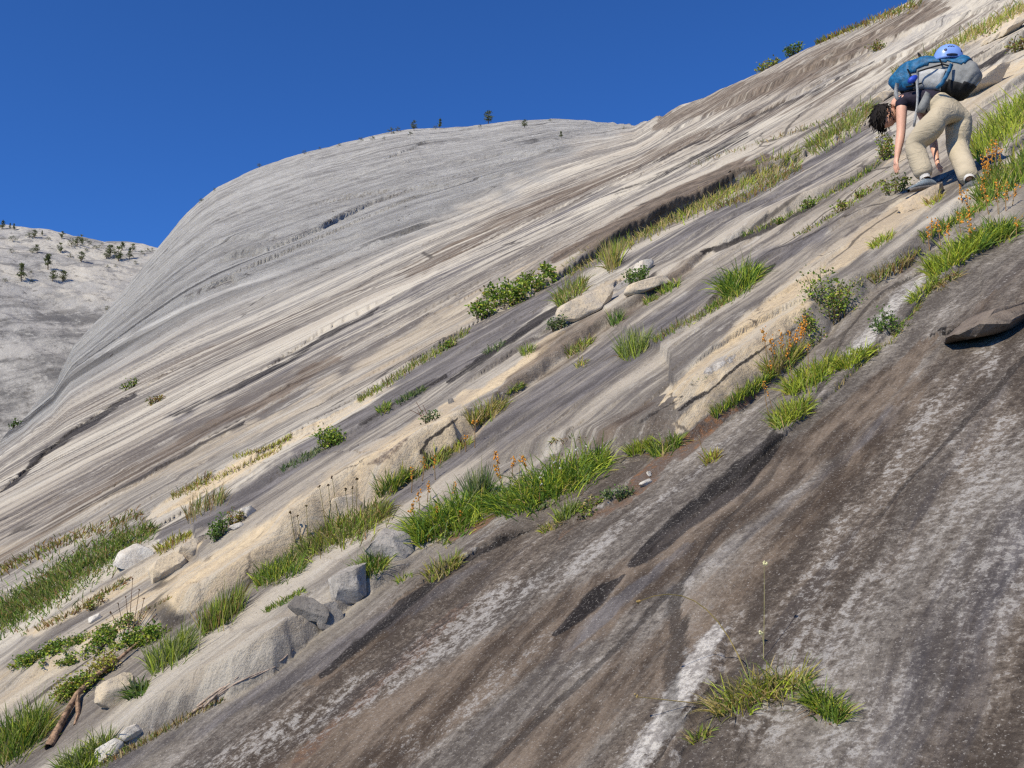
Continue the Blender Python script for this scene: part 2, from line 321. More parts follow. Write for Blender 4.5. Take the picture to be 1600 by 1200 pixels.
# ------------------------------------------------------------------ stains, bands and painted undercut shade of the rock: (channel, strength, [(X, Y, half width)...])
# T tan, D dark grey, O rust, L pale lichen, B brown water staining, K black: cracks, seeps, painted undercut shade
STROKES = [
 ('T',1.0,[(130,1000,10),(250,940,24),(330,900,30),(420,848,34),(500,800,36),(560,755,40),(640,712,42),(700,678,32),(745,650,14)]),
 ('T',.9,[(690,642,5),(760,602,7),(830,560,8),(880,520,6)]),
 ('T',1.0,[(235,812,7),(300,778,9),(380,728,10),(470,682,8),(560,630,4),(620,598,3)]),
 ('T',.45,[(-40,890,22),(120,815,18),(250,740,12),(400,665,12),(550,590,14),(700,500,24),(850,420,16),(900,392,8)]),
 ('T',1.0,[(1046,622,10),(1110,578,24),(1170,530,28),(1222,488,26),(1262,436,16),(1330,382,18),(1400,338,20),(1450,305,14)]),
 ('T',.62,[(1060,668,12),(1110,628,18),(1160,588,14),(1210,550,10)]),
 ('B',.45,[(890,690,14),(950,672,26),(1010,655,24),(1050,668,14)]),
 ('B',.5,[(1120,650,8),(1160,612,14),(1215,570,14),(1260,530,10)]),
 ('L',.9,[(1108,582,8),(1135,568,9)]),
 ('K',.75,[(1060,640,1.5),(1112,604,2),(1165,566,2),(1215,530,2),(1255,508,2)]),
 ('K',.6,[(995,664,1.5),(1030,640,1.5),(1062,622,1)]),
 ('K',.7,[(656,704,1.5),(664,690,2),(690,674,2),(722,648,2)]),
 ('K',.6,[(664,690,1.5),(660,712,2)]),
 ('T',.55,[(-20,1100,40),(60,1050,30),(110,1020,14)]),
 ('T',.6,[(60,985,10),(180,922,13),(250,884,16),(300,855,12)]),
 ('T',.5,[(1400,250,8),(1480,200,12),(1560,120,18),(1640,70,20)]),
 ('T',.5,[(1470,80,8),(1560,50,14),(1620,20,14)]),
 ('T',.6,[(880,500,8),(930,465,12),(975,435,8)]),
 ('T',.35,[(250,1080,30),(360,1020,34),(450,975,24)]),
 ('D',.85,[(240,850,7),(350,792,15),(450,728,15),(560,662,18),(650,602,22),(740,545,22),(820,492,20),(890,445,10)]),
 ('D',.7,[(600,792,10),(700,722,24),(800,655,30),(900,592,32),(1000,532,26),(1080,472,20),(1200,405,16),(1290,360,10)]),
 ('D',.7,[(960,412,8),(1060,370,15),(1160,322,18),(1280,262,20),(1370,215,14)]),
 ('B',.8,[(800,600,16),(870,550,20),(960,490,18),(1040,440,12),(1100,400,8)]),
 ('B',1.0,[(870,402,6),(960,362,12),(1050,316,13),(1140,270,12),(1200,245,6)]),
 ('B',.92,[(450,1260,66),(700,1085,50),(900,962,40),(1100,832,32),(1250,715,30),(1380,610,26),(1450,540,14)]),
 ('B',.62,[(800,1220,54),(1000,1050,44),(1160,900,36),(1300,760,32),(1430,610,26)]),
 ('T',.8,[(1490,160,8),(1550,126,14),(1610,92,16)]),
 ('T',.7,[(1500,66,7),(1560,40,12),(1620,10,10)]),
 ('L',.6,[(1250,150,5),(1330,110,8),(1420,60,8),(1500,20,6)]),
 ('K',.7,[(1470,132,3),(1540,96,4),(1600,62,3)]),
 ('K',1.0,[(1458,523,3),(1500,518,3),(1540,509,3),(1600,492,3)]),  # shade painted along the underside of the right-edge block
 ('B',.3,[(1480,496,8),(1540,478,14),(1620,455,14)]),
 ('K',1.0,[(866,990,5),(905,960,11),(935,930,12),(962,905,5)]),
 ('K',1.0,[(985,886,6),(1050,826,15),(1110,780,19),(1165,738,18),(1220,680,9)]),
 ('K',.8,[(690,902,4),(740,868,5),(800,836,4),(840,822,3)]),
 ('K',.7,[(510,1050,4),(570,1002,8),(640,940,8),(700,894,4)]),
 ('K',.8,[(1090,402,3),(1150,375,4),(1210,350,5),(1270,320,4)]),  # dark underside of the undercut slab, its shade put into the colour
 ('K',.8,[(1180,430,6),(1196,420,6)]),
 ('K',.7,[(700,600,3),(770,555,5),(840,505,5),(890,470,3)]),
 ('K',.6,[(560,668,3),(640,618,4),(700,585,4)]),
 ('K',.7,[(0,770,4),(60,718,5),(150,650,4),(210,615,2)]),
 ('D',.5,[(1040,930,5),(1150,850,10),(1290,740,12),(1400,640,10)]),
 ('D',.55,[(740,1150,8),(880,1010,12),(980,930,10),(1080,850,8)]),
 ('D',.4,[(1240,1100,10),(1350,930,14),(1450,760,16),(1560,620,16)]),
 ('K',.6,[(280,648,3),(400,590,4),(500,530,4),(590,486,3)]),
 ('K',.5,[(120,800,3),(260,725,4),(380,660,3)]),
 ('D',.5,[(350,402,2),(412,386,4),(470,370,3),(560,328,3),(640,296,2)]),
 ('D',.5,[(300,464,2),(350,444,3),(368,440,2)]),
 ('K',.5,[(960,300,4),(1060,262,5),(1160,215,4)]),
 ('K',.5,[(1000,262,3),(1120,215,3),(1260,150,4),(1360,95,3)]),
 ('B',1.0,[(495,1062,8),(560,1012,14),(640,942,13),(705,892,8)]),
 ('D',.6,[(120,1230,20),(400,1090,16),(620,960,14),(760,880,8)]),
 ('D',.5,[(1400,1260,100),(1480,1050,90),(1600,820,70)]),
 ('L',.27,[(1170,1120,60),(1290,960,100),(1420,800,110),(1580,610,100)]),
 ('L',.26,[(1330,1200,70),(1450,1040,80),(1600,800,80)]),
 ('L',.45,[(300,1240,40),(500,1120,26),(760,960,24),(900,880,18),(1010,802,18),(1120,722,20),(1200,668,12)]),
 ('L',.4,[(600,1200,26),(800,1040,22),(960,930,14)]),
 ('L',1.0,[(985,1215,20),(1045,1120,24),(1095,1030,24),(1118,985,12)]),
 ('L',.9,[(1325,570,6),(1370,512,14),(1420,458,14),(1452,424,8)]),
 ('L',.6,[(880,500,8),(940,465,12),(1000,430,6)]),
 ('B',.6,[(-40,905,10),(100,805,10),(250,712,10),(400,630,10),(530,560,8)]),
 ('B',.4,[(-40,720,12),(120,640,10),(300,560,12),(460,500,14),(600,440,10)]),
 ('D',.55,[(280,650,8),(450,565,10),(600,482,12),(720,418,10),(820,366,8),(960,300,10)]),
 ('B',.6,[(640,430,8),(780,352,16),(950,276,14),(1110,206,10)]),
 ('B',.7,[(1030,190,8),(1150,150,15),(1250,112,18),(1350,60,16),(1460,8,14)]),
 ('B',.5,[(1080,230,8),(1230,168,12),(1400,95,12),(1560,20,10)]),
 ('D',.45,[(-40,560,40),(40,520,40),(120,500,24)]),
 ('O',1.0,[(970,782,4),(1030,728,9),(1090,680,10),(1150,632,6),(1195,600,3)]),
 ('O',.5,[(450,1200,10),(540,1112,9),(620,1042,9),(700,975,6),(725,952,3)]),
 ('O',.7,[(706,850,7),(735,830,8),(770,808,5)]),
 ('O',.4,[(580,720,10),(625,690,12)]),
 ('O',.5,[(880,830,5),(950,800,6),(990,780,4)]),
]
PXX, PXY = to_px(GX, GY, GZ)
behind = (GY * CP + GZ * SP) < 0.3
fa_ = np.arctan2(PXY + 297, 2175 - PXX) * 1250; fr_ = np.hypot(PXX - 2175, PXY + 297)      # across / along the water streaks
jj = (fbm(fr_ / 110, fa_ / 16, 11, 4, .62) - .5) * 26 + (fbm(PXX / 30, PXY / 30, 23, 3, .6) - .5) * 9
jl = (fbm(fr_ / 60, fa_ / 7, 51, 3, .6) - .5) * 70
ux_, uy_ = (2175 - PXX) / fr_, (-297 - PXY) / fr_
jx = -uy_ * jj + ux_ * jl; jy = ux_ * jj + uy_ * jl
QX = PXX + jx; QY = PXY + jy
CH = {c: np.zeros(GX.shape, np.float32) for c in 'TDOLBK'}
def stroke(ch, val, pts):
    mw = max(p[2] for p in pts) * 2 + 4
    xs = [p[0] for p in pts]; ys = [p[1] for p in pts]
    m = (QX > min(xs) - mw) & (QX < max(xs) + mw) & (QY > min(ys) - mw) & (QY < max(ys) + mw) & ~behind
    idx = np.nonzero(m.ravel())[0]
    jk = .62 if ch == 'K' else 1.0                             # black seeps and painted undercut shade keep close to their lines
    x = PXX.ravel()[idx] + jk * jx.ravel()[idx]; y = PXY.ravel()[idx] + jk * jy.ravel()[idx]; best = np.full(len(idx), 9.0)
    for a, b in zip(pts[:-1], pts[1:]):
        ex, ey = b[0] - a[0], b[1] - a[1]; l2 = ex * ex + ey * ey
        t = np.clip(((x - a[0]) * ex + (y - a[1]) * ey) / l2, 0, 1)
        d = np.hypot(x - a[0] - t * ex, y - a[1] - t * ey) / (a[2] + (b[2] - a[2]) * t + 1.0)
        best = np.minimum(best, d)
    v = val * (1 - smooth(0.45, 1.55, best))
    f = CH[ch].ravel(); f[idx] = np.maximum(f[idx], v.astype(np.float32))
for s_ in STROKES: stroke(*s_)

# ------------------------------------------------------------------ node helpers
def mat(name):
    m = bpy.data.materials.new(name); m.use_nodes = True
    nt = m.node_tree; b = nt.nodes['Principled BSDF']
    return m, nt, b

class N:
    """short-hand to chain shader nodes"""
    def __init__(s, nt): s.nt = nt
    def node(s, t, **kw):
        n = s.nt.nodes.new(t)
        for k, v in kw.items(): setattr(n, k, v)
        return n
    def put(s, sock, v):
        if hasattr(v, 'is_output') or isinstance(v, bpy.types.NodeSocket): s.nt.links.new(v, sock)
        else: sock.default_value = v
    def math(s, op, a, b=0.0, clamp=False):
        n = s.node('ShaderNodeMath', operation=op, use_clamp=clamp); s.put(n.inputs[0], a); s.put(n.inputs[1], b); return n.outputs[0]
    def vmath(s, op, a, b):
        n = s.node('ShaderNodeVectorMath', operation=op); s.put(n.inputs[0], a); s.put(n.inputs[1], b); return n.outputs['Value' if op == 'DOT_PRODUCT' else 'Vector']
    def comb(s, x, y, z):
        n = s.node('ShaderNodeCombineXYZ'); s.put(n.inputs[0], x); s.put(n.inputs[1], y); s.put(n.inputs[2], z); return n.outputs[0]
    def noise(s, vec, scale, detail=3, rough=.55, dist=0.0):
        n = s.node('ShaderNodeTexNoise'); n.noise_dimensions = '3D'
        s.put(n.inputs['Vector'], vec); n.inputs['Scale'].default_value = scale; n.inputs['Detail'].default_value = detail
        n.inputs['Roughness'].default_value = rough; n.inputs['Distortion'].default_value = dist; return n.outputs['Fac']
    def ramp(s, v, lo, hi, a=0.0, b=1.0):
        n = s.node('ShaderNodeMapRange'); n.interpolation_type = 'SMOOTHSTEP'
        s.put(n.inputs[0], v); n.inputs[1].default_value = lo; n.inputs[2].default_value = hi; n.inputs[3].default_value = a; n.inputs[4].default_value = b
        return n.outputs[0]
    def mix(s, f, a, b, mode='MIX'):
        n = s.node('ShaderNodeMix', data_type='RGBA', blend_type=mode)
        s.put(n.inputs[0], f); s.put(n.inputs[6], a if not isinstance(a, tuple) else (*a, 1)); s.put(n.inputs[7], b if not isinstance(b, tuple) else (*b, 1))
        return n.outputs[2]
    def attr(s, name):
        return s.node('ShaderNodeAttribute', attribute_name=name)

def rock_material(name, masks=True, far=False):
    m, nt, b = mat(name); n = N(nt)
    pos = n.node('ShaderNodeNewGeometry').outputs['Position']
    s_ = n.vmath('DOT_PRODUCT', pos, (SQ2, SQ2, 0)); t_ = n.vmath('DOT_PRODUCT', pos, (SQ2, -SQ2, 0))
    z_ = n.vmath('DOT_PRODUCT', pos, (0, 0, 1))
    wig = n.noise(pos, 0.35, 3)
    t_ = n.math('ADD', t_, n.math('MULTIPLY', wig, 0.55))
    long_ = n.comb(t_, n.math('MULTIPLY', s_, 0.045), n.math('MULTIPLY', z_, 0.045))     # long water streaks
    mid_ = n.comb(t_, n.math('MULTIPLY', s_, 0.20), n.math('MULTIPLY', z_, 0.20))        # drawn out mottling
    k = 0.3 if far else 1.0
    st1 = n.noise(long_, 0.8 * k, 8, .66)
    st2 = n.noise(long_, 4.5 * k, 7, .68)
    mot = n.noise(mid_, 6.0 * k, 9, .72)
    patch = n.noise(mid_, 1.3 * k, 6, .62)
    fine = n.noise(pos, 30.0 * k, 8, .74)
    speck = n.noise(pos, 110.0 * k, 3, .6)
    big = n.noise(mid_, 0.22 * k, 4, .6)
    streak = n.math('ADD', n.math('MULTIPLY', st1, .42), n.math('ADD', n.math('MULTIPLY', st2, .36), n.math('MULTIPLY', mot, .22)))
    base = n.mix(n.ramp(streak, .445, .56), (.53, .485, .405), (.150, .135, .122))
    base = n.mix(n.math('MULTIPLY', n.ramp(big, .44, .62), .75), base, n.mix(n.ramp(streak, .45, .55), (.345, .30, .245), (.115, .098, .088)))
    base = n.mix(n.math('MULTIPLY', n.ramp(mot, .53, .66), .55), base, (.58, .54, .47))
    if masks:
        a1 = n.attr('stain_shade'); a2 = n.attr('tint')
        sep1 = n.node('ShaderNodeSeparateColor'); nt.links.new(a1.outputs['Color'], sep1.inputs[0])
        sep2 = n.node('ShaderNodeSeparateColor'); nt.links.new(a2.outputs['Color'], sep2.inputs[0])
        T, D, O = sep1.outputs; K = a1.outputs['Alpha']; Lc, B, NEAR = sep2.outputs; DOME = a2.outputs['Alpha']
        def br(v, nz, amt, lo=.3, hi=.72):
            return n.ramp(n.math('ADD', v, n.math('MULTIPLY', n.math('SUBTRACT', nz, .5), n.math('MULTIPLY', n.ramp(v, 0, .25), amt))), lo, hi)
        # the dome is paler, greyer and rougher
        dm1 = n.noise(mid_, .11, 10, .70); dm2 = n.noise(pos, .30, 9, .74); dm3 = n.noise(long_, .55, 9, .68)
        dsum = n.math('ADD', n.math('MULTIPLY', dm1, .32), n.math('ADD', n.math('MULTIPLY', dm2, .43), n.math('MULTIPLY', dm3, .25)))
        domec = n.mix(n.ramp(dsum, .425, .60), (.465, .455, .43), (.185, .178, .172))
        domec = n.mix(n.math('MULTIPLY', n.ramp(dm2, .54, .62), .65), domec, (.54, .52, .475))
        dv = n.node('ShaderNodeTexVoronoi', feature='DISTANCE_TO_EDGE'); dv.inputs['Scale'].default_value = .075
        nt.links.new(n.vmath('ADD', mid_, n.comb(n.math('MULTIPLY', dm1, 9.0), n.math('MULTIPLY', dm2, 3.0), 0.0)), dv.inputs['Vector'])
        djoint = n.math('MULTIPLY', n.ramp(dv.outputs[0], .006, .03, 1.0, 0.0), n.ramp(n.noise(mid_, .06, 2), .50, .57))
        domec = n.mix(n.math('MULTIPLY', djoint, .75), domec, (.075, .07, .066))
        base = n.mix(DOME, base, domec)
        # near rock is weathered: darker, brown and purple grey, with pale lichen left standing
        nm = n.math('ADD', n.math('MULTIPLY', mot, .45), n.math('ADD', n.math('MULTIPLY', fine, .35), n.math('MULTIPLY', st2, .20)))
        nearc = n.mix(n.ramp(nm, .43, .575), (.095, .082, .072), (.275, .247, .215))
        nearc = n.mix(n.math('MULTIPLY', n.ramp(st1, .48, .58), .8), nearc, n.mix(n.ramp(nm, .44, .58), (.058, .044, .034), (.175, .138, .105)))
        nearc = n.mix(n.math('MULTIPLY', n.ramp(st2, .53, .63), .75), nearc, (.060, .050, .046))
        lich = n.math('MULTIPLY', n.ramp(fine, .51, .59), n.ramp(mot, .51, .60))
        nearc = n.mix(n.math('MULTIPLY', lich, .75), nearc, (.43, .405, .375))
        base = n.mix(NEAR, base, nearc)
        tanc = n.mix(n.ramp(n.math('ADD', n.math('MULTIPLY', mot, .5), n.math('MULTIPLY', fine, .5)), .40, .60), (.66, .53, .345), (.47, .375, .255))
        tanc = n.mix(n.math('MULTIPLY', n.ramp(st2, .48, .58), .7), tanc, (.52, .47, .385))
        tanc = n.mix(n.math('MULTIPLY', n.ramp(patch, .52, .60), .42), tanc, (.29, .245, .20))
        tv = n.node('ShaderNodeTexVoronoi', feature='DISTANCE_TO_EDGE'); tv.inputs['Scale'].default_value = 2.6
        nt.links.new(n.vmath('ADD', n.comb(t_, n.math('MULTIPLY', s_, .45), n.math('MULTIPLY', z_, .45)), n.comb(n.math('MULTIPLY', mot, .25), n.math('MULTIPLY', patch, .35), 0.0)), tv.inputs['Vector'])
        tcr = n.math('MULTIPLY', n.ramp(tv.outputs[0], .004, .018, 1.0, 0.0), n.ramp(n.noise(pos, 1.6, 2), .50, .58))
        tanc = n.mix(n.math('MULTIPLY', tcr, .8), tanc, (.07, .055, .045))
        base = n.mix(n.math('MULTIPLY', br(T, n.math('ADD', n.math('MULTIPLY', st2, .5), n.math('MULTIPLY', patch, .5)), 2.6), .92), base, tanc)
        base = n.mix(n.math('MULTIPLY', br(B, st2, 2.0), .85), base, n.mix(n.ramp(mot, .40, .60), (.058, .042, .031), (.195, .150, .112)))
        base = n.mix(n.math('MULTIPLY', br(D, st2, 2.0), .90), base, n.mix(n.ramp(mot, .40, .62), (.070, .064, .067), (.19, .175, .172)))
        base = n.mix(n.math('MULTIPLY', br(O, n.math('ADD', n.math('MULTIPLY', mot, .6), n.math('MULTIPLY', fine, .4)), 3.2), .85), base, n.mix(n.ramp(n.math('ADD', n.math('MULTIPLY', fine, .5), n.math('MULTIPLY', mot, .5)), .44, .56), (.30, .145, .065), (.105, .072, .055)))
        lm = br(Lc, n.math('ADD', n.math('MULTIPLY', patch, .22), n.math('ADD', n.math('MULTIPLY', mot, .30), n.math('ADD', n.math('MULTIPLY', fine, .30), n.math('MULTIPLY', n.noise(pos, 95.0, 6, .8), .18)))), 8.5, .40, .84)
        lmw = n.ramp(Lc, .70, .95)
        base = n.mix(n.math('MULTIPLY', lm, .8), base, n.mix(n.ramp(fine, .42, .58), n.mix(lmw, (.215, .198, .185), (.33, .31, .29)), n.mix(lmw, (.40, .38, .355), (.66, .63, .58))))
        base = n.mix(n.math('MULTIPLY', br(K, n.math('ADD', n.math('MULTIPLY', st2, .5), n.math('MULTIPLY', mot, .5)), 2.6, .26, .66), .93), base, n.mix(n.ramp(mot, .46, .66), (.015, .013, .013), (.06, .052, .05)))
    # thin dark joints between the sheets
    vor = n.node('ShaderNodeTexVoronoi', feature='DISTANCE_TO_EDGE'); vor.inputs['Scale'].default_value = 1.0 * k
    wv = n.vmath('ADD', mid_, n.comb(n.math('MULTIPLY', patch, .35), n.math('MULTIPLY', mot, .10), 0.0)); nt.links.new(wv, vor.inputs['Vector'])
    joint = n.math('MULTIPLY', n.ramp(vor.outputs[0], .004, .016, 1.0, 0.0), n.ramp(n.noise(mid_, .9 * k, 2), .52, .58))
    base = n.mix(n.math('MULTIPLY', joint, .75), base, (.045, .038, .034))
    # crystals and grit
    base = n.mix(n.math('MULTIPLY', n.ramp(speck, .60, .70), .45), base, (.52, .49, .45))
    base = n.mix(n.math('MULTIPLY', n.ramp(fine, .56, .66), .55), base, (.07, .062, .058))
    grain = n.noise(pos, 60.0 * k, 9, .80)
    base = n.mix(n.ramp(grain, .36, .48, .34, 0.0), base, n.mix(.72, base, (.02, .018, .017)))
    base = n.mix(n.ramp(grain, .54, .66, 0.0, .16), base, (.58, .54, .48))
    nt.links.new(base, b.inputs['Base Color'])
    b.inputs['Roughness'].default_value = 0.88; b.inputs['Specular IOR Level'].default_value = .12
    hgt = n.math('ADD', n.math('MULTIPLY', n.math('SUBTRACT', mot, n.math('MULTIPLY', joint, .35)), .6), n.math('ADD', n.math('MULTIPLY', fine, .25), n.math('MULTIPLY', speck, .08)))
    bp = n.node('ShaderNodeBump'); bp.inputs['Strength'].default_value = .9; bp.inputs['Distance'].default_value = 0.06 / k
    nt.links.new(hgt, bp.inputs['Height'])
    if masks:
        bp2 = n.node('ShaderNodeBump'); bp2.inputs['Distance'].default_value = 2.2
        nt.links.new(n.math('MULTIPLY', DOME, .9), bp2.inputs['Strength'])
        nt.links.new(n.math('SUBTRACT', n.math('ADD', n.math('MULTIPLY', dm2, .6), n.math('MULTIPLY', dm1, .6)), n.math('MULTIPLY', djoint, .3)), bp2.inputs['Height'])
        nt.links.new(bp.outputs[0], bp2.inputs['Normal']); bp = bp2
    nt.links.new(bp.outputs[0], b.inputs['Normal'])
    return m
M_SLAB = rock_material('granite')
def far_material():
    m, nt, b = mat('granite_far'); n = N(nt)
    pos = n.node('ShaderNodeNewGeometry').outputs['Position']
    dg = n.vmath('DOT_PRODUCT', pos, (.80, -.45, -.60)); al = n.vmath('DOT_PRODUCT', pos, (.45, .80, .45))
    w = n.noise(pos, .02, 3); dg = n.math('ADD', dg, n.math('MULTIPLY', w, 30.0))
    sv = n.comb(dg, n.math('MULTIPLY', al, .10), 0.0)
    a = n.noise(sv, .10, 9, .7); c = n.noise(pos, .045, 8, .68); f = n.noise(pos, .22, 8, .75)
    zz = n.vmath('DOT_PRODUCT', pos, (0, 0, 1))
    base = n.mix(n.ramp(n.math('ADD', n.math('MULTIPLY', a, .55), n.math('MULTIPLY', c, .45)), .44, .58), (.37, .355, .33), (.135, .130, .126))
    base = n.mix(n.math('MULTIPLY', n.ramp(c, .47, .55), n.ramp(n.math('ADD', zz, n.math('MULTIPLY', c, 30.0)), 128, 150)), base, (.46, .43, .375))
    base = n.mix(n.ramp(f, .54, .63, 0, .6), base, (.50, .48, .44))
    base = n.mix(n.ramp(f, .36, .46, .7, 0), base, (.09, .083, .075))
    nt.links.new(base, b.inputs['Base Color']); b.inputs['Roughness'].default_value = .9
    bp = n.node('ShaderNodeBump'); bp.inputs['Distance'].default_value = 3.0; bp.inputs['Strength'].default_value = .6
    nt.links.new(n.math('ADD', n.math('MULTIPLY', f, .5), n.math('MULTIPLY', c, .8)), bp.inputs['Height']); nt.links.new(bp.outputs[0], b.inputs['Normal'])
    return m
M_FAR = far_material()
M_ROCK = rock_material('granite_block', masks=False)

# ------------------------------------------------------------------ mesh helpers
def link_mesh(name, V, F, material, parent=None, cols=None, smoothed=True):
    me = bpy.data.meshes.new(name)
    V = np.asarray(V, np.float32); F = np.asarray(F, np.int32)
    k = F.shape[1]
    me.vertices.add(len(V)); me.vertices.foreach_set('co', V.ravel())
    me.loops.add(F.size); me.loops.foreach_set('vertex_index', F.ravel())
    me.polygons.add(len(F)); me.polygons.foreach_set('loop_start', np.arange(0, F.size, k, dtype=np.int32))
    me.polygons.foreach_set('use_smooth', np.full(len(F), smoothed))
    me.update(calc_edges=True)
    if cols:
        for an, c in cols.items():
            at = me.color_attributes.new(an, 'FLOAT_COLOR', 'POINT')
            c4 = np.ones((len(V), 4), np.float32); c4[:, :c.shape[1]] = c; at.data.foreach_set('color', c4.ravel())
    me.materials.append(material)
    o = bpy.data.objects.new(name, me); COL.objects.link(o)
    if parent: o.parent = parent
    return o

def tag(o, label=None, cat=None, group=None, kind=None):
    if label: o['label'] = label
    if cat: o['category'] = cat
    if group: o['group'] = group
    if kind: o['kind'] = kind
    return o

def empty(name, loc, rz=0.0, scale=1.0):
    o = bpy.data.objects.new(name, None); COL.objects.link(o)
    o.location = loc; o.rotation_euler = (0, 0, rz); o.scale = (scale,) * 3; o.empty_display_size = .1
    return o

# ------------------------------------------------------------------ slab and dome as two surfaces that share their border
stain_shade = np.stack([CH['T'], CH['D'], CH['O'], CH['K']], -1).reshape(-1, 4)  # K also carries the shade painted under two overhangs
nearw = 1 - smooth(-0.30, 0.10, (fbm(PXX / 60, PXY / 60, 77, 3) - .5) * .3 + (-(PXY - (1260 - 0.62 * PXX)) / 330))
nearw = np.where(behind, 1.0, nearw).astype(np.float32)
nearw = nearw * (1 - smooth(10, 20, R2)).astype(np.float32)
domew = smooth(-25, 40, (770 - 0.585 * PXX) - PXY + (fbm(PXX / 40, PXY / 20, 66, 3) - .5) * 60) * smooth(20, 45, R2)
tint = np.stack([CH['L'], CH['B'], nearw, domew], -1).reshape(-1, 4)
VV = np.stack([GX, GY, GZ], -1).reshape(-1, 3)
ii = np.arange(NR * NP_, dtype=np.int32).reshape(NR, NP_)
quads = np.stack([ii[:-1, :-1], ii[:-1, 1:], ii[1:, 1:], ii[1:, :-1]], -1)
seam_x = PXX[:-1, :-1]; seam_y = PXY[:-1, :-1]
# the dome begins behind the long dark seam
dome_mask = (R2[:-1, :-1] > 22) & (PH[:-1][None, :] > -0.62) & (PH[:-1][None, :] < 0.16) & (seam_y < 770 - 0.585 * seam_x)
def submesh(name, mask, col):
    q = quads[mask].reshape(-1, 4); used = np.unique(q); remap = np.full(NR * NP_, -1, np.int32); remap[used] = np.arange(len(used))
    return link_mesh(name, VV[used], remap[q], M_SLAB, cols={'stain_shade': stain_shade[used], 'tint': tint[used]})
slab = tag(submesh('granite_slab', ~dome_mask, None), 'steep streaked granite slab with grassy ledges rising to the upper right', 'rock slab', kind='structure')
dome = tag(submesh('granite_dome', dome_mask, None), 'rounded pale grey granite dome below the blue sky', 'granite dome', kind='structure')

# far dome on the left, behind
FSKY = [(-400, 300), (-150, 335), (0, 357), (60, 366), (110, 374), (180, 385), (240, 392), (300, 402), (420, 440), (600, 520)]
fk = np.array([phi_E(a, b) for a, b in FSKY])
fp = np.linspace(-0.75, -0.10, 420); fr = np.concatenate([np.linspace(380, 640, 300), np.linspace(645, 900, 12)])
FP, FR = np.meshgrid(fp, fr)
es = np.interp(FP, fk[:, 0], fk[:, 1])
q = np.clip((FR - 380) / 260, 0, 1)
FE = es - 0.30 * (1 - q) ** 2.2 - np.maximum(FR - 640, 0) * 0.0006
FX, FY = FR * np.sin(FP), FR * np.cos(FP)
fd = 0
for k, lam in enumerate([6, 14, 32, 70]):
    wv = (FY / lam * .5 + FX / lam * .12 + fbm(FX / lam * .3, FY / lam * .3, 210 + k, 2) * 2.5) % 1.0
    fd = fd + lam * .13 * (np.abs(fbm(FX / lam * .5, FY / lam, 200 + k, 3) - .5) * 2 - .3) + lam * .03 * np.minimum(wv / .15, 1) * (1 - wv)
FZ = FE * FR + fd
FEF = FZ / FR
fi = np.arange(FP.size, dtype=np.int32).reshape(FP.shape)
far_dome = tag(link_mesh('far_dome', np.stack([FX, FY, FZ], -1).reshape(-1, 3), np.stack([fi[:-1, :-1], fi[:-1, 1:], fi[1:, 1:], fi[1:, :-1]], -1).reshape(-1, 4), M_FAR),
    'distant granite dome with scattered trees at the left edge', 'granite dome', kind='structure')
def far_hit(X, Y):
    phi, E = phi_E(X, Y); phi = float(phi); E = float(E)
    i = int(np.clip(np.searchsorted(fp, phi), 0, len(fp) - 1)); e = FEF[:, i]
    k = int(np.argmax(e >= E)) if (e >= E).any() else int(np.argmax(e))
    return Vector((fr[k] * math.sin(phi), fr[k] * math.cos(phi), FZ[k, i]))
# ------------------------------------------------------------------ plant materials
def leaf_material(name, trans=.3, rough=.55):
    m, nt, b = mat(name); n = N(nt)
    c = n.attr('tone').outputs['Color']
    nz = n.noise(n.node('ShaderNodeNewGeometry').outputs['Position'], 40, 2)
    c2 = n.mix(n.ramp(nz, .35, .65, 0, .35), c, (.10, .12, .02), 'MIX')
    nt.links.new(c2, b.inputs['Base Color']); b.inputs['Roughness'].default_value = rough; b.inputs['Specular IOR Level'].default_value = .3
    tr = n.node('ShaderNodeBsdfTranslucent'); nt.links.new(c2, tr.inputs[0])
    mx = n.node('ShaderNodeMixShader'); mx.inputs[0].default_value = trans
    nt.links.new(b.outputs[0], mx.inputs[1]); nt.links.new(tr.outputs[0], mx.inputs[2])
    nt.links.new(mx.outputs[0], nt.nodes['Material Output'].inputs[0])
    return m
M_GRASS = leaf_material('grass_blades', .38); M_LEAF = leaf_material('leaves', .25, .5); M_PETAL = leaf_material('petals', .3)

def plain(name, col, rough=.7, nscale=30.0, var=.35, bump=.3, bdist=.01, spec=.3):
    m, nt, b = mat(name); n = N(nt)
    pos = n.node('ShaderNodeTexCoord').outputs['Object']
    nz = n.noise(pos, nscale, 5, .6)
    dk = tuple(c * (1 - var) for c in col); lt = tuple(min(1, c * (1 + var * .6)) for c in col)
    nt.links.new(n.mix(n.ramp(nz, .35, .65), dk, lt), b.inputs['Base Color'])
    b.inputs['Roughness'].default_value = rough; b.inputs['Specular IOR Level'].default_value = spec
    bp = n.node('ShaderNodeBump'); bp.inputs['Strength'].default_value = bump; bp.inputs['Distance'].default_value = bdist
    nt.links.new(nz, bp.inputs['Height']); nt.links.new(bp.outputs[0], b.inputs['Normal'])
    return m

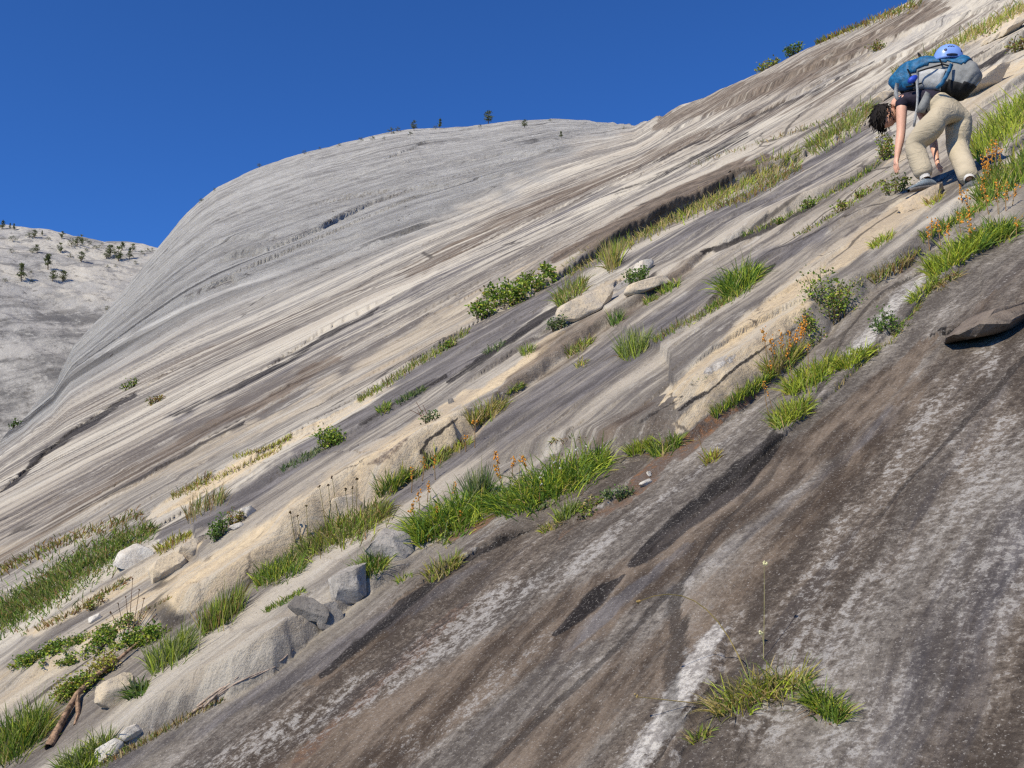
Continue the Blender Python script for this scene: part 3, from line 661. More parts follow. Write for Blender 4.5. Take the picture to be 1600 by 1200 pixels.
GREEN = (.175, .275, .030); DEEP = (.090, .185, .028); LIME = (.420, .500, .045); OLIVE = (.180, .190, .050)
STRAW = (.46, .36, .16); RUST = (.30, .150, .055); PALE = (.26, .30, .12); YEL = (.42, .36, .06); GREY = (.12, .17, .09)
PAL = {
 'green': [(GREEN, 5), (DEEP, 3), (LIME, 2), (STRAW, 1.2), (YEL, .5)],
 'lush': [(GREEN, 5), (DEEP, 3.5), (LIME, 3.5), (STRAW, .5), (YEL, .4)],
 'lime': [(LIME, 6), (GREEN, 3), (YEL, .8), (STRAW, .4)],
 'mixed': [(GREEN, 4), (OLIVE, 3), (STRAW, 2), (LIME, 1.5), (RUST, .7)],
 'dry': [(STRAW, 4), (OLIVE, 2), (GREEN, 1.5), (RUST, 2)],
 'straw': [(STRAW, 5), (YEL, 1.5), (GREEN, 2.5), (LIME, 1.5)],
 'meadow': [(GREEN, 5), (DEEP, 2.5), (RUST, 1.1), (OLIVE, 2.5), (STRAW, 1)],
 'yellow': [(YEL, 4), (LIME, 3), (STRAW, 2), (RUST, 1)],
 'dark': [(DEEP, 6), (GREEN, 3), (GREY, 3)],
 'grey': [(GREY, 5), (DEEP, 3), (PALE, 2)],
 'wispy': [(PALE, 4), (GREEN, 4), (LIME, 2)],
 'autumn': [(RUST, 4), (OLIVE, 3), (YEL, 2), (GREEN, 2)],
}
def pick(pal):
    ws = PAL[pal]; x = R.random() * sum(w for _, w in ws)
    for c, w in ws:
        x -= w
        if x <= 0: break
    k = R.uniform(.72, 1.22)
    return (c[0] * k * R.uniform(.92, 1.08), c[1] * k, c[2] * k)

class Soup:
    """collects triangles with a colour per point, becomes ONE mesh object"""
    def __init__(s): s.V = []; s.F = []; s.C = []
    def add(s, V, F, C):
        o = len(s.V); s.V += [tuple(v) for v in V]; s.F += [tuple(i + o for i in f) for f in F]; s.C += list(C)
    def blade(s, p, d, L, w, droop, c, tipc=None, segs=3):
        d = Vector(d).normalized(); side = d.cross(Vector((R.uniform(-1, 1), R.uniform(-1, 1), .15)))
        if side.length < 1e-4: side = Vector((1, 0, 0))
        side = side.normalized() * w * .5
        tipc = tipc or c; V = []; C = []
        for k in range(segs):
            t = k / segs; q = Vector(p) + d * (L * t) + Vector((0, 0, -droop * L * t * t)) + Vector((d.x, d.y, 0)) * (droop * L * .5 * t * t)
            ww = 1 - .75 * t * t
            V += [q - side * ww, q + side * ww]; cc = tuple(a + (b_ - a) * t * t for a, b_ in zip(c, tipc)); C += [cc, cc]
        V.append(Vector(p) + d * L + Vector((0, 0, -droop * L)) + Vector((d.x, d.y, 0)) * (droop * L * .5)); C.append(tipc)
        F = []
        for k in range(segs - 1): a = 2 * k; F += [(a, a + 1, a + 3), (a, a + 3, a + 2)]
        a = 2 * (segs - 1); F.append((a, a + 1, a + 2)); s.add(V, F, C)
    def leaf(s, p, d, L, w, c):
        d = Vector(d).normalized(); side = d.cross(Vector((R.uniform(-1, 1), R.uniform(-1, 1), R.uniform(-.3, 1))))
        if side.length < 1e-4: side = Vector((1, 0, 0))
        side = side.normalized() * w * .5; up = side.cross(d).normalized() * w * .16; p = Vector(p)
        V = [p, p + d * L * .5 - side + up, p + d * L, p + d * L * .5 + side + up]; s.add(V, [(0, 1, 2), (0, 2, 3)], [c] * 4)
    def stem(s, pts, r0, r1, c, sides=3):
        pts = [Vector(p) for p in pts]; V = []; n = len(pts)
        for k, p in enumerate(pts):
            t = (pts[min(k + 1, n - 1)] - pts[max(k - 1, 0)]).normalized(); a = t.cross(Vector((.37, .91, .13))).normalized(); b = t.cross(a)
            r = r0 + (r1 - r0) * k / (n - 1)
            V += [p + (a * math.cos(2 * math.pi * j / sides) + b * math.sin(2 * math.pi * j / sides)) * r for j in range(sides)]
        F = []
        for k in range(n - 1):
            for j in range(sides):
                a0, a1 = k * sides + j, k * sides + (j + 1) % sides; F += [(a0, a1, a1 + sides), (a0, a1 + sides, a0 + sides)]
        F.append(tuple(range((n - 1) * sides, (n - 1) * sides + 3)))
        s.add(V, F, [c] * len(V))
    def bud(s, p, r, c):
        p = Vector(p); V = [p + Vector(q) * r for q in ((1, 0, 0), (-1, 0, 0), (0, 1, 0), (0, -1, 0), (0, 0, 1.2), (0, 0, -1))]
        s.add(V, [(0, 2, 4), (2, 1, 4), (1, 3, 4), (3, 0, 4), (2, 0, 5), (1, 2, 5), (3, 1, 5), (0, 3, 5)], [c] * 6)
    def build(s, name, material, parent=None, origin=None):
        V = np.array(s.V, np.float32)
        o = Vector(origin) if origin is not None else Vector((0, 0, 0))
        ob = link_mesh(name, V - np.array(o, np.float32), s.F, material, parent, {'tone': np.array(s.C, np.float32)}, smoothed=False)
        ob.location = o - (parent.location if parent else Vector((0, 0, 0)))
        return ob

def scatter(pts, n):
    """places on the rock along a line of (X, Y, half width) points of the photograph"""
    seg = [(a, b, math.hypot(b[0] - a[0], b[1] - a[1]) * (a[2] + b[2]) + 1e-3) for a, b in zip(pts[:-1], pts[1:])]
    tot = sum(x[2] for x in seg); res = []
    while len(res) < n:
        x = R.random() * tot
        for a, b, l in seg:
            x -= l
            if x <= 0: break
        t = R.random(); w = (a[2] + (b[2] - a[2]) * t); g = max(-1.7, min(1.7, R.gauss(0, .55)))
        ex, ey = b[0] - a[0], b[1] - a[1]; l = math.hypot(ex, ey) + 1e-6
        X = a[0] + ex * t - ey / l * w * g; Y = a[1] + ey * t + ex / l * w * g
        res.append((X, Y, hit(X, Y)))
    return res

def grass_into(s, pts, hpx, n, pal, lean=.55, droop=.35, wpx=1.5, tip=True):
    cx = sum(p[0] for p in pts) / len(pts); cy = sum(p[1] for p in pts) / len(pts); wx = max(max(p[0] for p in pts) - min(p[0] for p in pts), 12) / 2
    for X, Y, p in scatter(pts, n):
        r = p.length; k = r / FPX
        out = Vector(((X - cx) / wx * .5 + R.gauss(0, .5), R.gauss(0, .5), 0)) * lean
        L = hpx * k * R.uniform(.55, 1.2)
        c = pick(pal); tc = tuple(a * .55 + b * .45 for a, b in zip(c, STRAW)) if (tip and R.random() < .45) else tuple(v * 1.15 for v in c)
        s.blade(p - Vector((0, 0, .006)), out + Vector((0, 0, 1)), L, max(wpx * k * R.uniform(.7, 1.3), .0022), droop * R.uniform(.3, 1.4), c, tc)

def leaves_into(s, X, Y, wpx, hpx, n, pal, leafpx=5.0, slope=.45, stems=7):
    """a low bushy plant: stems from the base, leaves through its volume"""
    c = hit(X, Y); k = c.length / FPX
    w = wpx * k * .5; h = hpx * k
    tips = []
    for j in range(stems):
        a = R.uniform(0, 6.283); q = math.sqrt(R.random())
        dx = math.cos(a) * w * q; dy = math.sin(a) * w * q * .7
        bz = ground(c.x + dx * .8, c.y + dy * .8)
        top = Vector((c.x + dx, c.y + dy, bz + h * R.uniform(.55, 1.0) * (1 - .35 * q * q)))
        base = Vector((c.x + dx * .55, c.y + dy * .55, ground(c.x + dx * .55, c.y + dy * .55) - .01))
        mid = (base + top) / 2 + Vector((R.uniform(-.1, .1) * w, R.uniform(-.1, .1) * w, 0))
        s.stem([base, mid, top], .9 * k, .4 * k, (.10, .065, .035)); tips.append((base, mid, top))
    per = max(1, n // stems)
    for base, mid, top in tips:
        sz = max(min(w * .42, h * .5), 3 * k)
        for j in range(per):
            t = R.uniform(.18, 1.05) ** .8
            p = base.lerp(top, t) + Vector((R.gauss(0, .5), R.gauss(0, .5), R.gauss(0, .35))) * sz
            g = ground(p.x, p.y)
            if p.z < g + .3 * k: p.z = g + R.uniform(.5, 3) * k
            L = leafpx * k * R.uniform(.6, 1.35)
            s.leaf(p, Vector((R.gauss(0, 1), R.gauss(0, 1), R.gauss(.35, .6))), L, L * R.uniform(.42, .7), pick(pal))

def spike(parent, X, Y, hpx, lean=(0, 0), col=(.62, .24, .035), nb=20, rpx=1.9, part=.5, name='flower_spike'):
    """orange flower or seed spike on its stalk; a part of the plant it rises from"""
    p = hit(X, Y); k = p.length / FPX; h = hpx * k; s = Soup()
    top = p + Vector((lean[0] * h, lean[1] * h, h)); mid = p.lerp(top, .55) + Vector((R.uniform(-.04, .04) * h, 0, 0))
    s.stem([p, mid, top], .8 * k, .45 * k, (.30, .17, .07))
    for j in range(nb):
        t = 1 - part * (j / nb) ** .9; q = p.lerp(top, t) + Vector((R.gauss(0, 1), R.gauss(0, 1), R.gauss(0, .5))) * rpx * k * 1.1
        v = R.uniform(.7, 1.25); s.bud(q, rpx * k * R.uniform(.5, 1.0), tuple(x * v for x in col))
    return s.build(name, M_PETAL, parent, p)

GRP_T = 'grass tufts growing in the cracks of the slab'
def tuft(label, pts, hpx, n, pal, lean=.55, droop=.35, wpx=1.5, spikes=(), name='grass_tuft', cat='grass tuft', group=GRP_T, tip=True):
    if len(pts) == 2 and not hasattr(pts[0], '__len__'):
        X, w = pts[0], 0
    s = Soup(); grass_into(s, pts, hpx, n, pal, lean, droop, wpx, tip)
    grass_into(s, pts, hpx * .5, max(12, n // 6), 'dry', 1.6, .9, wpx * .8, False)            # dead thatch at the foot
    grass_into(s, pts, hpx * 1.25, max(4, n // 40), 'wispy', lean * .7, .2, wpx * .6, True)   # a few taller culms
    m = pts[len(pts) // 2]; o = s.build(name, M_GRASS, None, hit(m[0], m[1])); tag(o, label, cat, group)
    for sp in spikes: spike(o, *sp) if not isinstance(sp, dict) else spike(o, **sp)
    return o
def along(X, Y, w, hw, slope=.55):
    return [(X - w / 2, Y + slope * w / 2, hw), (X, Y, hw * 1.3), (X + w / 2, Y - slope * w / 2, hw)]
GRP_S = 'leafy plants growing on the slab'
def bush(label, X, Y, w, h, n, pal, leafpx=5.0, stems=8, name='shrub', cat='shrub', group=GRP_S, more=()):
    s = Soup(); leaves_into(s, X, Y, w, h, n, pal, leafpx, stems=stems)
    for q in more: leaves_into(s, *q[:4], q[4], pal, leafpx, stems=q[5])
    return tag(s.build(name, M_LEAF, None, hit(X, Y)), label, cat, group)

OR = (.85, .38, .05)
# grass that nobody could count: long strips and the meadow
def strip(label, pts, hpx, n, pal, **kw):
    s = Soup(); grass_into(s, pts, hpx, n, pal, **kw)
    m = pts[len(pts) // 2]; return tag(s.build('grass', M_GRASS, None, hit(m[0], m[1])), label, 'grass', None, 'stuff')
strip('broad green and russet meadow strip at the left edge of the slab', [(-40,985,22),(40,945,26),(100,905,26),(150,872,24),(200,846,18),(240,826,8)], 17, 5200, 'meadow', wpx=1.5, lean=.8)
strip('russet dry grass fringe above the green meadow strip', [(-20,905,8),(80,855,9),(150,830,10),(220,805,9)], 14, 700, 'autumn', lean=.8)
strip('long yellow green grass ledge below the brown overhang, left of the climber', [(885,428,7),(930,402,10),(985,378,9),(1045,346,9),(1105,318,11),(1155,292,12),(1205,266,12),(1250,244,10)], 20, 2600, 'straw', wpx=1.3)
strip('rusty dry grass along the lower rim of the long ledge', [(1110,328,4),(1160,312,6),(1200,290,7),(1250,262,6)], 14, 600, 'autumn', wpx=1.2)
strip('green grassy shelf on the upper slab between ledge and climber', [(1265,238,10),(1300,214,13),(1340,188,12),(1362,168,6)], 22, 900, 'mixed', wpx=1.2)
strip('tall green and straw grass on the shelf right of the climber', [(1520,248,10),(1550,218,18),(1590,190,22),(1650,150,24)], 42, 1200, 'lime', wpx=1.5)
strip('grass bank with orange flowers behind the climber\'s right boot', [(1530,322,8),(1560,300,12),(1600,268,16),(1660,230,18)], 40, 1100, 'green', wpx=1.6)
strip('low green turf between the climber\'s boots and the flowering tufts', [(1440,378,5),(1475,358,6),(1510,338,6),(1535,325,5)], 20, 500, 'lush')
strip('thin grass and moss line under the dark band of the slab', [(560,628,4),(600,604,4),(650,570,5),(690,548,5),(730,518,5)], 14, 800, 'mixed', wpx=1.2)
strip('yellowish grass line on top of the pale tan strip', [(365,716,3),(410,705,3),(455,684,3)], 12, 260, 'yellow', wpx=1.2)
strip('sparse grass line below the pale tan strip', [(290,772,4),(345,745,3),(400,720,3),(440,700,4)], 11, 260, 'yellow', wpx=1.2)
strip('brownish plants in the seam of the upper left slab', [(270,778,4),(300,762,5),(330,742,5)], 13, 240, 'autumn', wpx=1.2)
strip('yellow green grass seam high on the slab above the helmet', [(1395,118,3),(1440,98,5),(1490,72,7),(1540,45,8),(1600,12,8)], 18, 900, 'straw', wpx=1.1)
strip('olive scrub along the right hand skyline', [(1275,66,4),(1320,48,6),(1360,34,6),(1400,20,6),(1440,4,6)], 12, 700, 'autumn', wpx=1.2)
strip('thin dry grass seam in the middle of the upper slab', [(1075,262,3),(1120,246,3),(1300,188,4),(1345,165,4)], 10, 240, 'dry', wpx=1.0)
strip('green plants along the crack of the undercut slab', [(1155,372,2),(1210,350,3),(1262,324,3),(1300,302,4),(1345,276,4),(1375,255,4)], 12, 420, 'green', wpx=1.2)
strip('dry moss and grass in the groove left of the round tuft', [(1020,535,4),(1060,512,5),(1100,492,4),(1140,468,5)], 14, 420, 'mixed', wpx=1.3)
strip('short green grass in the corner below the tan face', [(1115,652,4),(1150,628,6),(1185,604,6),(1205,590,4)], 26, 520, 'lush', wpx=1.5)
strip('mossy seam between tan face and stone slabs at the lower left', [(150,1010,4),(185,985,4),(225,960,4),(265,935,3)], 12, 240, 'autumn', wpx=1.2)

strip('dry roots and brown grass hanging along the shaded edge above the large clumps', [(862,690,3),(890,686,4),(930,690,3)], 14, 160, 'autumn', lean=1.2, droop=.9)
strip('thin green and dry grass along the seam beside the white rock strip', [(1305,612,3),(1350,565,3),(1395,532,4),(1440,470,4)], 14, 300, 'mixed')
strip('dry grass and litter at the foot of the low ridge', [(160,1196,4),(230,1158,4),(300,1118,5),(350,1092,4)], 15, 420, 'dry')
strip('russet and green weeds in the seams right of the meadow', [(60,985,4),(120,955,5),(170,925,5),(200,905,4)], 13, 320, 'autumn')
strip('ragged weeds in the brown seam below the climber', [(1290,480,4),(1340,446,5),(1390,420,5),(1440,392,4)], 13, 360, 'mixed')
strip('thin weeds in cracks of the pinkish slab left of the climber', [(1240,372,2),(1290,345,3),(1340,312,4),(1375,285,3)], 10, 220, 'mixed')
# big clumps
tuft('large dark green grass clump with orange seed heads, left of two', [(648,845,10),(680,828,20),(720,812,22),(758,792,12)], 58, 1500, 'lush', .8, .6, 2.0, tip=False,
     spikes=[(656,800,34,(-.1,0),OR,14,2.0),(668,785,30,(.1,0),OR,14,2.0),(644,820,34,(0,0),OR,14,2.0),(705,795,42,(.1,0),OR,12,2.0),(682,830,40,(0,0),OR,10,1.8),(715,822,24,(.2,0),OR,10,1.8),(660,752,36,(.05,0),OR,12,1.6),(680,750,38,(-.05,0),OR,12,1.6),(643,770,40,(0,0),OR,12,1.6)])
tuft('large bright grass clump dotted with white flowers, right of two', [(776,802,8),(812,786,20),(860,764,22),(905,744,20),(948,722,10)], 56, 1800, 'lush', .8, .6, 1.9, tip=False,
     spikes=[(790,770,44,(-.4,0),OR,22,2.0),(782,745,40,(-.25,0),OR,20,2.0),(826,745,34,(-.3,0),OR,20,2.0),(800,748,34,(.1,0),OR,14,1.9),(772,800,18,(.4,0),OR,12,1.8)]
     + [(x, y, 34, (R.uniform(-.2,.2),0), (.75,.75,.70), 3, 1.6, .06, 'white_flower') for x, y in ((835,770),(850,780),(878,765),(892,742),(870,745),(842,790),(905,735),(920,730),(812,760),(862,755))])
tuft('upright blue green grass clump between the two large clumps', [(736,790,5),(748,780,9),(762,770,5)], 56, 260, 'grey', .35, .15, 1.5)
tuft('straggly grass clump with fallen straw above the hollow rock', [(470,872,8),(510,845,16),(560,825,20),(605,800,12)], 40, 1100, 'mixed', .7, .45, 1.6)
tuft('grass tuft wedged between the hollow rock and the grey boulder', [(562,905,6),(582,890,12),(602,872,8)], 42, 420, 'green', .6, .5, 1.7)
tuft('grass clump in the shade under the long tan face', [(400,915,6),(430,900,13),(468,880,12)], 34, 600, 'green', .6, .4, 1.6)
tuft('tall thin green and brown grass left of the tan face shadow', [(315,990,7),(345,970,12),(375,945,8)], 46, 500, 'mixed', .35, .2, 1.4)
tuft('feathery grass clump above the leafy plants at the lower left', [(235,1050,8),(262,1032,14),(295,1008,9)], 46, 520, 'wispy', .5, .3, 1.4)
tuft('small tuft on the edge of the wet dark channel', [(668,908,4),(690,895,9),(715,880,5)], 34, 300, 'straw', .6, .45, 1.7)
tuft('dark broad bladed tuft beside the driftwood log', [(200,1092,4),(215,1082,7),(232,1072,4)], 34, 130, 'dark', .9, .6, 2.6)
tuft('fluffy green tuft at the bottom left corner of the slab', [(-5,1190,11),(30,1162,18),(66,1138,11)], 58, 900, 'green', .6, .35, 1.5)
tuft('green leafy tuft beside white stones at the lower left', [(100,1214,10),(140,1190,15),(174,1168,10)], 42, 620, 'wispy', .7, .4, 1.8)
tuft('round bright green tuft on the dark slab, centre right', [(1132,462,7),(1156,448,12),(1180,434,6)], 44, 640, 'lush', .8, .4, 1.5, tip=False)
tuft('short green fringe below the round bright tuft', along(1130, 472, 50, 4), 14, 260, 'green', .6)
tuft('wispy pale tuft alone on the dark middle slab', [(970,560,5),(988,552,9),(1010,543,5)], 46, 260, 'wispy', .45, .2, 1.2)
tuft('lime green tuft lowest of three above the black streak', [(1210,668,5),(1234,654,12),(1260,638,6)], 40, 480, 'lime', .7, .4, 1.7, spikes=[(1205,668,72,(-.12,0),OR,10,2.0,.2),(1213,664,52,(-.2,0),OR,5,1.5,.15)])
tuft('lime green tuft middle of three above the black streak', [(1232,616,6),(1265,596,13),(1300,574,7)], 40, 560, 'lime', .7, .4, 1.7, spikes=[(1262,598,60,(.05,0),OR,8,1.6,.2),(1240,610,64,(-.1,0),OR,10,1.7,.25)])
tuft('lime green tuft topmost of three above the black streak', [(1312,578,4),(1335,566,10),(1358,552,5)], 30, 340, 'lime', .7, .4, 1.6)
tuft('orange flowering tuft at the right end of the tan face', [(1200,592,5),(1225,572,10),(1250,552,6)], 42, 320, 'straw', .6, .3, 1.5,
     spikes=[(1200,590,78,(-.06,0),OR,20,1.9,.3),(1212,580,52,(-.1,0),OR,18,2.1),(1222,575,56,(.02,0),OR,20,2.1),(1232,570,52,(.1,0),OR,20,2.1),(1240,562,48,(.2,0),OR,22,2.1),(1248,552,48,(.2,0),OR,22,2.1),(1256,548,54,(.1,0),OR,18,2.1),(1204,600,34,(0,0),OR,14,1.9)])
tuft('bright grass tuft under the blunt nose of the tan face', [(1018,712,4),(1036,706,9),(1060,694,5)], 32, 300, 'lush', .7, .4, 1.6)
tuft('small vivid tuft left of the rust streak', [(985,712,3),(1002,704,7),(1018,698,4)], 28, 220, 'lime', .6, .3, 1.5)
tuft('pale green tuft on the narrow grey shelf', [(872,818,3),(885,808,7),(900,798,4)], 34, 190, 'wispy', .6, .3, 1.5)
tuft('tiny yellow green tuft at the tip of the grey shelf', [(848,832,3),(862,824,6),(876,816,3)], 18, 150, 'straw', .8, .5, 1.5)
tuft('lime grass tuft with tall orange spikes below the climber', [(1452,432,6),(1485,412,12),(1520,390,9),(1542,378,5)], 40, 760, 'lime', .7, .4, 1.6, tip=False,
     spikes=[(1518,392,88,(.0,0),OR,34,2.2,.8),(1453,392,36,(0,0),OR,14,1.8),(1470,385,40,(-.03,0),OR,14,1.8),(1482,388,36,(.05,0),OR,14,1.8),(1502,368,34,(0,0),OR,12,1.8),(1456,375,34,(.05,0),OR,12,1.7)])
tuft('dark green grass tuft highest on the flowering shelf, below the climber', [(1515,392,5),(1545,378,11),(1585,362,8)], 42, 560, 'lush', .8, .5, 1.7, tip=False,
     spikes=[(1588,372,30,(.1,0),OR,10,1.8),(1560,335,50,(.05,0),OR,22,1.8,.6),(1545,335,44,(-.1,0),OR,22,1.8,.6),(1572,330,40,(.1,0),OR,20,1.8,.6),(1582,322,32,(.3,0),OR,16,1.8,.6)])
tuft('dead straw tuft hanging under the lime grass', [(1460,452,4),(1475,440,7),(1500,428,4)], 20, 240, 'dry', .9, 1.0, 1.5)
tuft('lime grass trailing down beside the white rock strip', [(1425,475,4),(1445,460,7),(1460,440,6)], 24, 260, 'lime', .7, .5, 1.5)
tuft('orange flowering plants at the climber\'s right boot', [(1538,296,4),(1548,284,6),(1560,268,5)], 26, 200, 'green', .5, .3, 1.5,
     spikes=[(1540,285,40,(0,0),OR,22,1.8,.7),(1544,275,40,(.05,0),OR,22,1.8,.7),(1550,268,42,(.1,0),OR,22,1.8,.7),(1556,262,40,(.1,0),OR,18,1.8,.6),(1546,292,34,(0,0),OR,20,1.8,.7),(1536,302,24,(.1,0),OR,18,1.8,.7),(1504,320,30,(0,0),OR,16,1.7,.7),(1562,270,36,(.1,0),OR,14,1.7,.6)])
tuft('straw coloured tuft alone in the foreground of the dark slab', [(1120,1118,8),(1160,1095,16),(1210,1080,18),(1255,1072,10)], 58, 560, 'straw', .9, .5, 2.1)
tuft('green tuft hanging at the right end of the foreground straw tuft', [(1262,1095,7),(1288,1108,14),(1315,1128,8)], 48, 420, 'green', .8, .5, 2.0)
tuft('little yellow tuft below the foreground straw tuft', [(1082,1160,4),(1095,1152,7),(1108,1146,4)], 30, 90, 'straw', .8, .5, 1.8)
tuft('small yellow tuft alone beside the grey streaked slab', [(1102,725,3),(1111,720,5),(1121,714,3)], 26, 80, 'yellow', .7, .3, 1.8, spikes=[(1105,722,40,(-.3,0),(.5,.42,.3),3,1.4,.08,'seed_stalk')])
tuft('green tuft at the foot of the tan face near dark seed heads', [(592,775,4),(612,764,9),(636,748,4)], 34, 260, 'green', .6, .3, 1.6)
tuft('small tuft second up along the foot of the tan face', along(646, 745, 20, 4), 18, 110, 'green', .6)
tuft('yellow green tuft below the cracked tan block', along(680, 722, 36, 6), 24, 210, 'mixed', .6, .3, 1.6)
tuft('thin flowering tuft at the lower right corner of the cracked block', along(718, 700, 34, 4), 18, 140, 'yellow', .6, spikes=[(742,700,42,(.02,0),OR,6,2.6,.08,'orange_flower'),(728,706,24,(0,0),OR,6,1.8,.2,'orange_flower')])
tuft('bushy yellow green tuft above the cracked tan block', [(735,665,5),(758,652,10),(785,636,5)], 32, 380, 'straw', .6, .3, 1.6)
tuft('small green tuft in the corner of the brown riser', along(805, 610, 24, 3), 14, 130, 'green', .7)
tuft('tiny tuft sprouting from the cream rock edge', along(824, 552, 16, 3), 20, 70, 'wispy', .6, .2)
tuft('tall straw and green tuft left of the two pale slabs', [(948,422,4),(957,416,7),(966,412,4)], 48, 240, 'straw', .35, .15, 1.3)
tuft('sparse grass patch left of the long pale slab', [(870,478,6),(890,462,12),(912,445,7)], 30, 380, 'mixed', .6, .3, 1.3)
tuft('green blades on a dark riser with a long stalk', along(963, 505, 16, 3), 26, 60, 'dark', .5, .2, 1.7)
tuft('small mixed tuft in the seam of the brown riser', along(905, 545, 40, 5), 18, 200, 'mixed', .7)
tuft('green tuft right of the smaller pale slab', along(1046, 452, 28, 4), 18, 150, 'green', .7)
tuft('little green tuft below the smaller pale slab', along(1016, 470, 18, 3), 14, 90, 'green', .7)
tuft('pale dry tuft on the dark slab below the brown riser', along(908, 570, 16, 4), 18, 50, 'straw', .8, .4)
tuft('lime tuft on the cream rock below the climber', along(1378, 378, 30, 4), 18, 140, 'lime', .7)
tuft('small green tuft on the tan crest', along(1092, 600, 18, 3), 14, 60, 'wispy', .8)
tuft('dry grass tuft on the tan block under the left boot', along(1458, 315, 22, 4), 18, 120, 'yellow', .7)
tuft('yellow weedy tuft halfway along the brown seam below the climber', along(1395, 425, 60, 6), 24, 200, 'dry', .6, .3, 1.3)
tuft('grass tuft on the low ridge left of the hollow rock', along(445, 940, 60, 3), 12, 260, 'green', .7)
tuft('small green tuft at the lip of the wet channel', along(632, 905, 24, 3), 14, 70, 'green', .8)
tuft('short yellowish blades on the far side of the meadow stones', along(270, 850, 50, 5), 16, 220, 'yellow', .6)
tuft('tall pale tuft sunlit on the dark strip left of the bushes', along(320, 795, 60, 8), 28, 240, 'dry', .4, .2, 1.1)
tuft('green tuft among the white streaks of the dark band', along(600, 640, 18, 4), 14, 110, 'lush', .7)
tuft('grey green wisps along the pale stripe of the dark band', along(642, 620, 40, 3), 14, 140, 'grey', .6)
tuft('green wisps higher up the pale stripe of the dark band', along(772, 545, 30, 3), 13, 110, 'grey', .6)
tuft('sparse wisps on the pale strip above the cream slab', along(470, 720, 60, 4), 13, 200, 'grey', .6)

# leafy plants and shrubs
bush('long leafy green shrub on the rim of the dark band', 790, 478, 60, 46, 1100, 'green', 5.5, 16, more=[(755,498,40,34,500,9),(830,455,46,36,600,10),(860,436,30,26,300,7)])
bush('small dark shrub below the long leafy shrub', 700, 545, 26, 14, 160, 'green', 4.5, 6)
bush('rounded dark green shrub on the narrow cream rocks', 508, 697, 52, 26, 620, 'lush', 4.8, 12)
bush('compact dark shrub beside pale boulders at the left', 340, 842, 38, 34, 480, 'dark', 4.6, 10)
bush('grey green shrub on the edge of the brown riser', 872, 515, 34, 26, 420, 'grey', 4.2, 9)
bush('dark green shrub between the two pale slabs', 992, 445, 44, 32, 520, 'dark', 4.4, 10)
bush('green leafy plant with pink tips under the round hollow of the tan rock', 1305, 500, 84, 62, 900, 'green', 5.0, 18)
bush('reddish green plant at the foot of the leafy plant by the hollow', 1272, 522, 46, 30, 340, 'mixed', 4.6, 9)
bush('green leafy plant beside the white rock strip', 1388, 520, 48, 32, 460, 'dark', 4.6, 10)
bush('yellow green shrub growing beside the climber\'s hand', 1380, 248, 34, 42, 460, 'mixed', 4.2, 10)
bush('dark shrub in front of the climber\'s left boot', 1398, 303, 42, 34, 420, 'mixed', 4.2, 9)
bush('small leafy plant in the mouth of the undercut slab', 1264, 325, 22, 18, 140, 'green', 4.0, 5)
bush('tiny leafy plant hanging from the undercut slab', 1216, 352, 18, 14, 100, 'green', 4.0, 4)
bush('weedy plant on the pinkish slab below the undercut', 1315, 330, 26, 18, 150, 'mixed', 4.0, 6)
bush('second weedy plant on the pinkish slab, nearer the climber', 1345, 308, 22, 14, 120, 'mixed', 4.0, 6)
bush('leafy plant with pink leaves on the end of the grey shelf', 965, 775, 40, 24, 380, 'grey', 4.6, 9)
bush('low reddish leafy plant along the grey shelf edge', 925, 798, 44, 20, 320, 'mixed', 4.6, 9)
bush('sparse leafy plant on top of the cracked tan block', 668, 660, 34, 18, 170, 'grey', 4.4, 7)
bush('green and pink leafy cover above the pale rock at the left', 80, 1024, 90, 15, 1100, 'green', 4.4, 26, more=[(50,1034,60,14,700,16),(130,1012,80,15,1000,22),(180,1002,70,15,900,18)])
bush('dark leafy plant at the head of the driftwood log', 215, 1010, 70, 24, 1300, 'green', 5.4, 16)
bush('yellow budded leafy plant along the driftwood log', 135, 1070, 66, 28, 700, 'yellow', 4.2, 16, more=[(105,1092,44,26,400,10),(165,1048,50,28,500,10)])
bush('green leafy plant low beside the driftwood log', 125, 1084, 70, 26, 900, 'green', 4.6, 14)
bush('russet twiggy plant among the pale boulders', 366, 820, 26, 28, 200, 'autumn', 4.0, 9)
bush('dry russet plant beside the small white stone', 150, 950, 30, 18, 160, 'autumn', 4.2, 7)
bush('round green bush on the right hand skyline', 1240, 76, 26, 20, 320, 'dark', 4.0, 8)
bush('olive bush pair on the skyline below the round bush', 1200, 107, 40, 12, 260, 'mixed', 4.0, 8)
bush('small russet bush on the grey streaks above the helmet', 1372, 78, 24, 12, 160, 'autumn', 3.6, 6)
bush('olive bush alone low on the dome', 205, 606, 26, 14, 160, 'green', 3.4, 6)
bush('orange brown bush alone on the slab under the dome', 238, 632, 34, 12, 180, 'autumn', 3.4, 7)
bush('small dark bush at the foot of the dome, left edge', 22, 640, 18, 12, 90, 'dark', 3.4, 5)
bush('green weed at the upper right corner of the slab', 1556, 62, 30, 14, 160, 'mixed', 4.0, 6)
bush('brownish bush above the right end of the backpack', 1590, 80, 40, 18, 220, 'autumn', 4.0, 7)

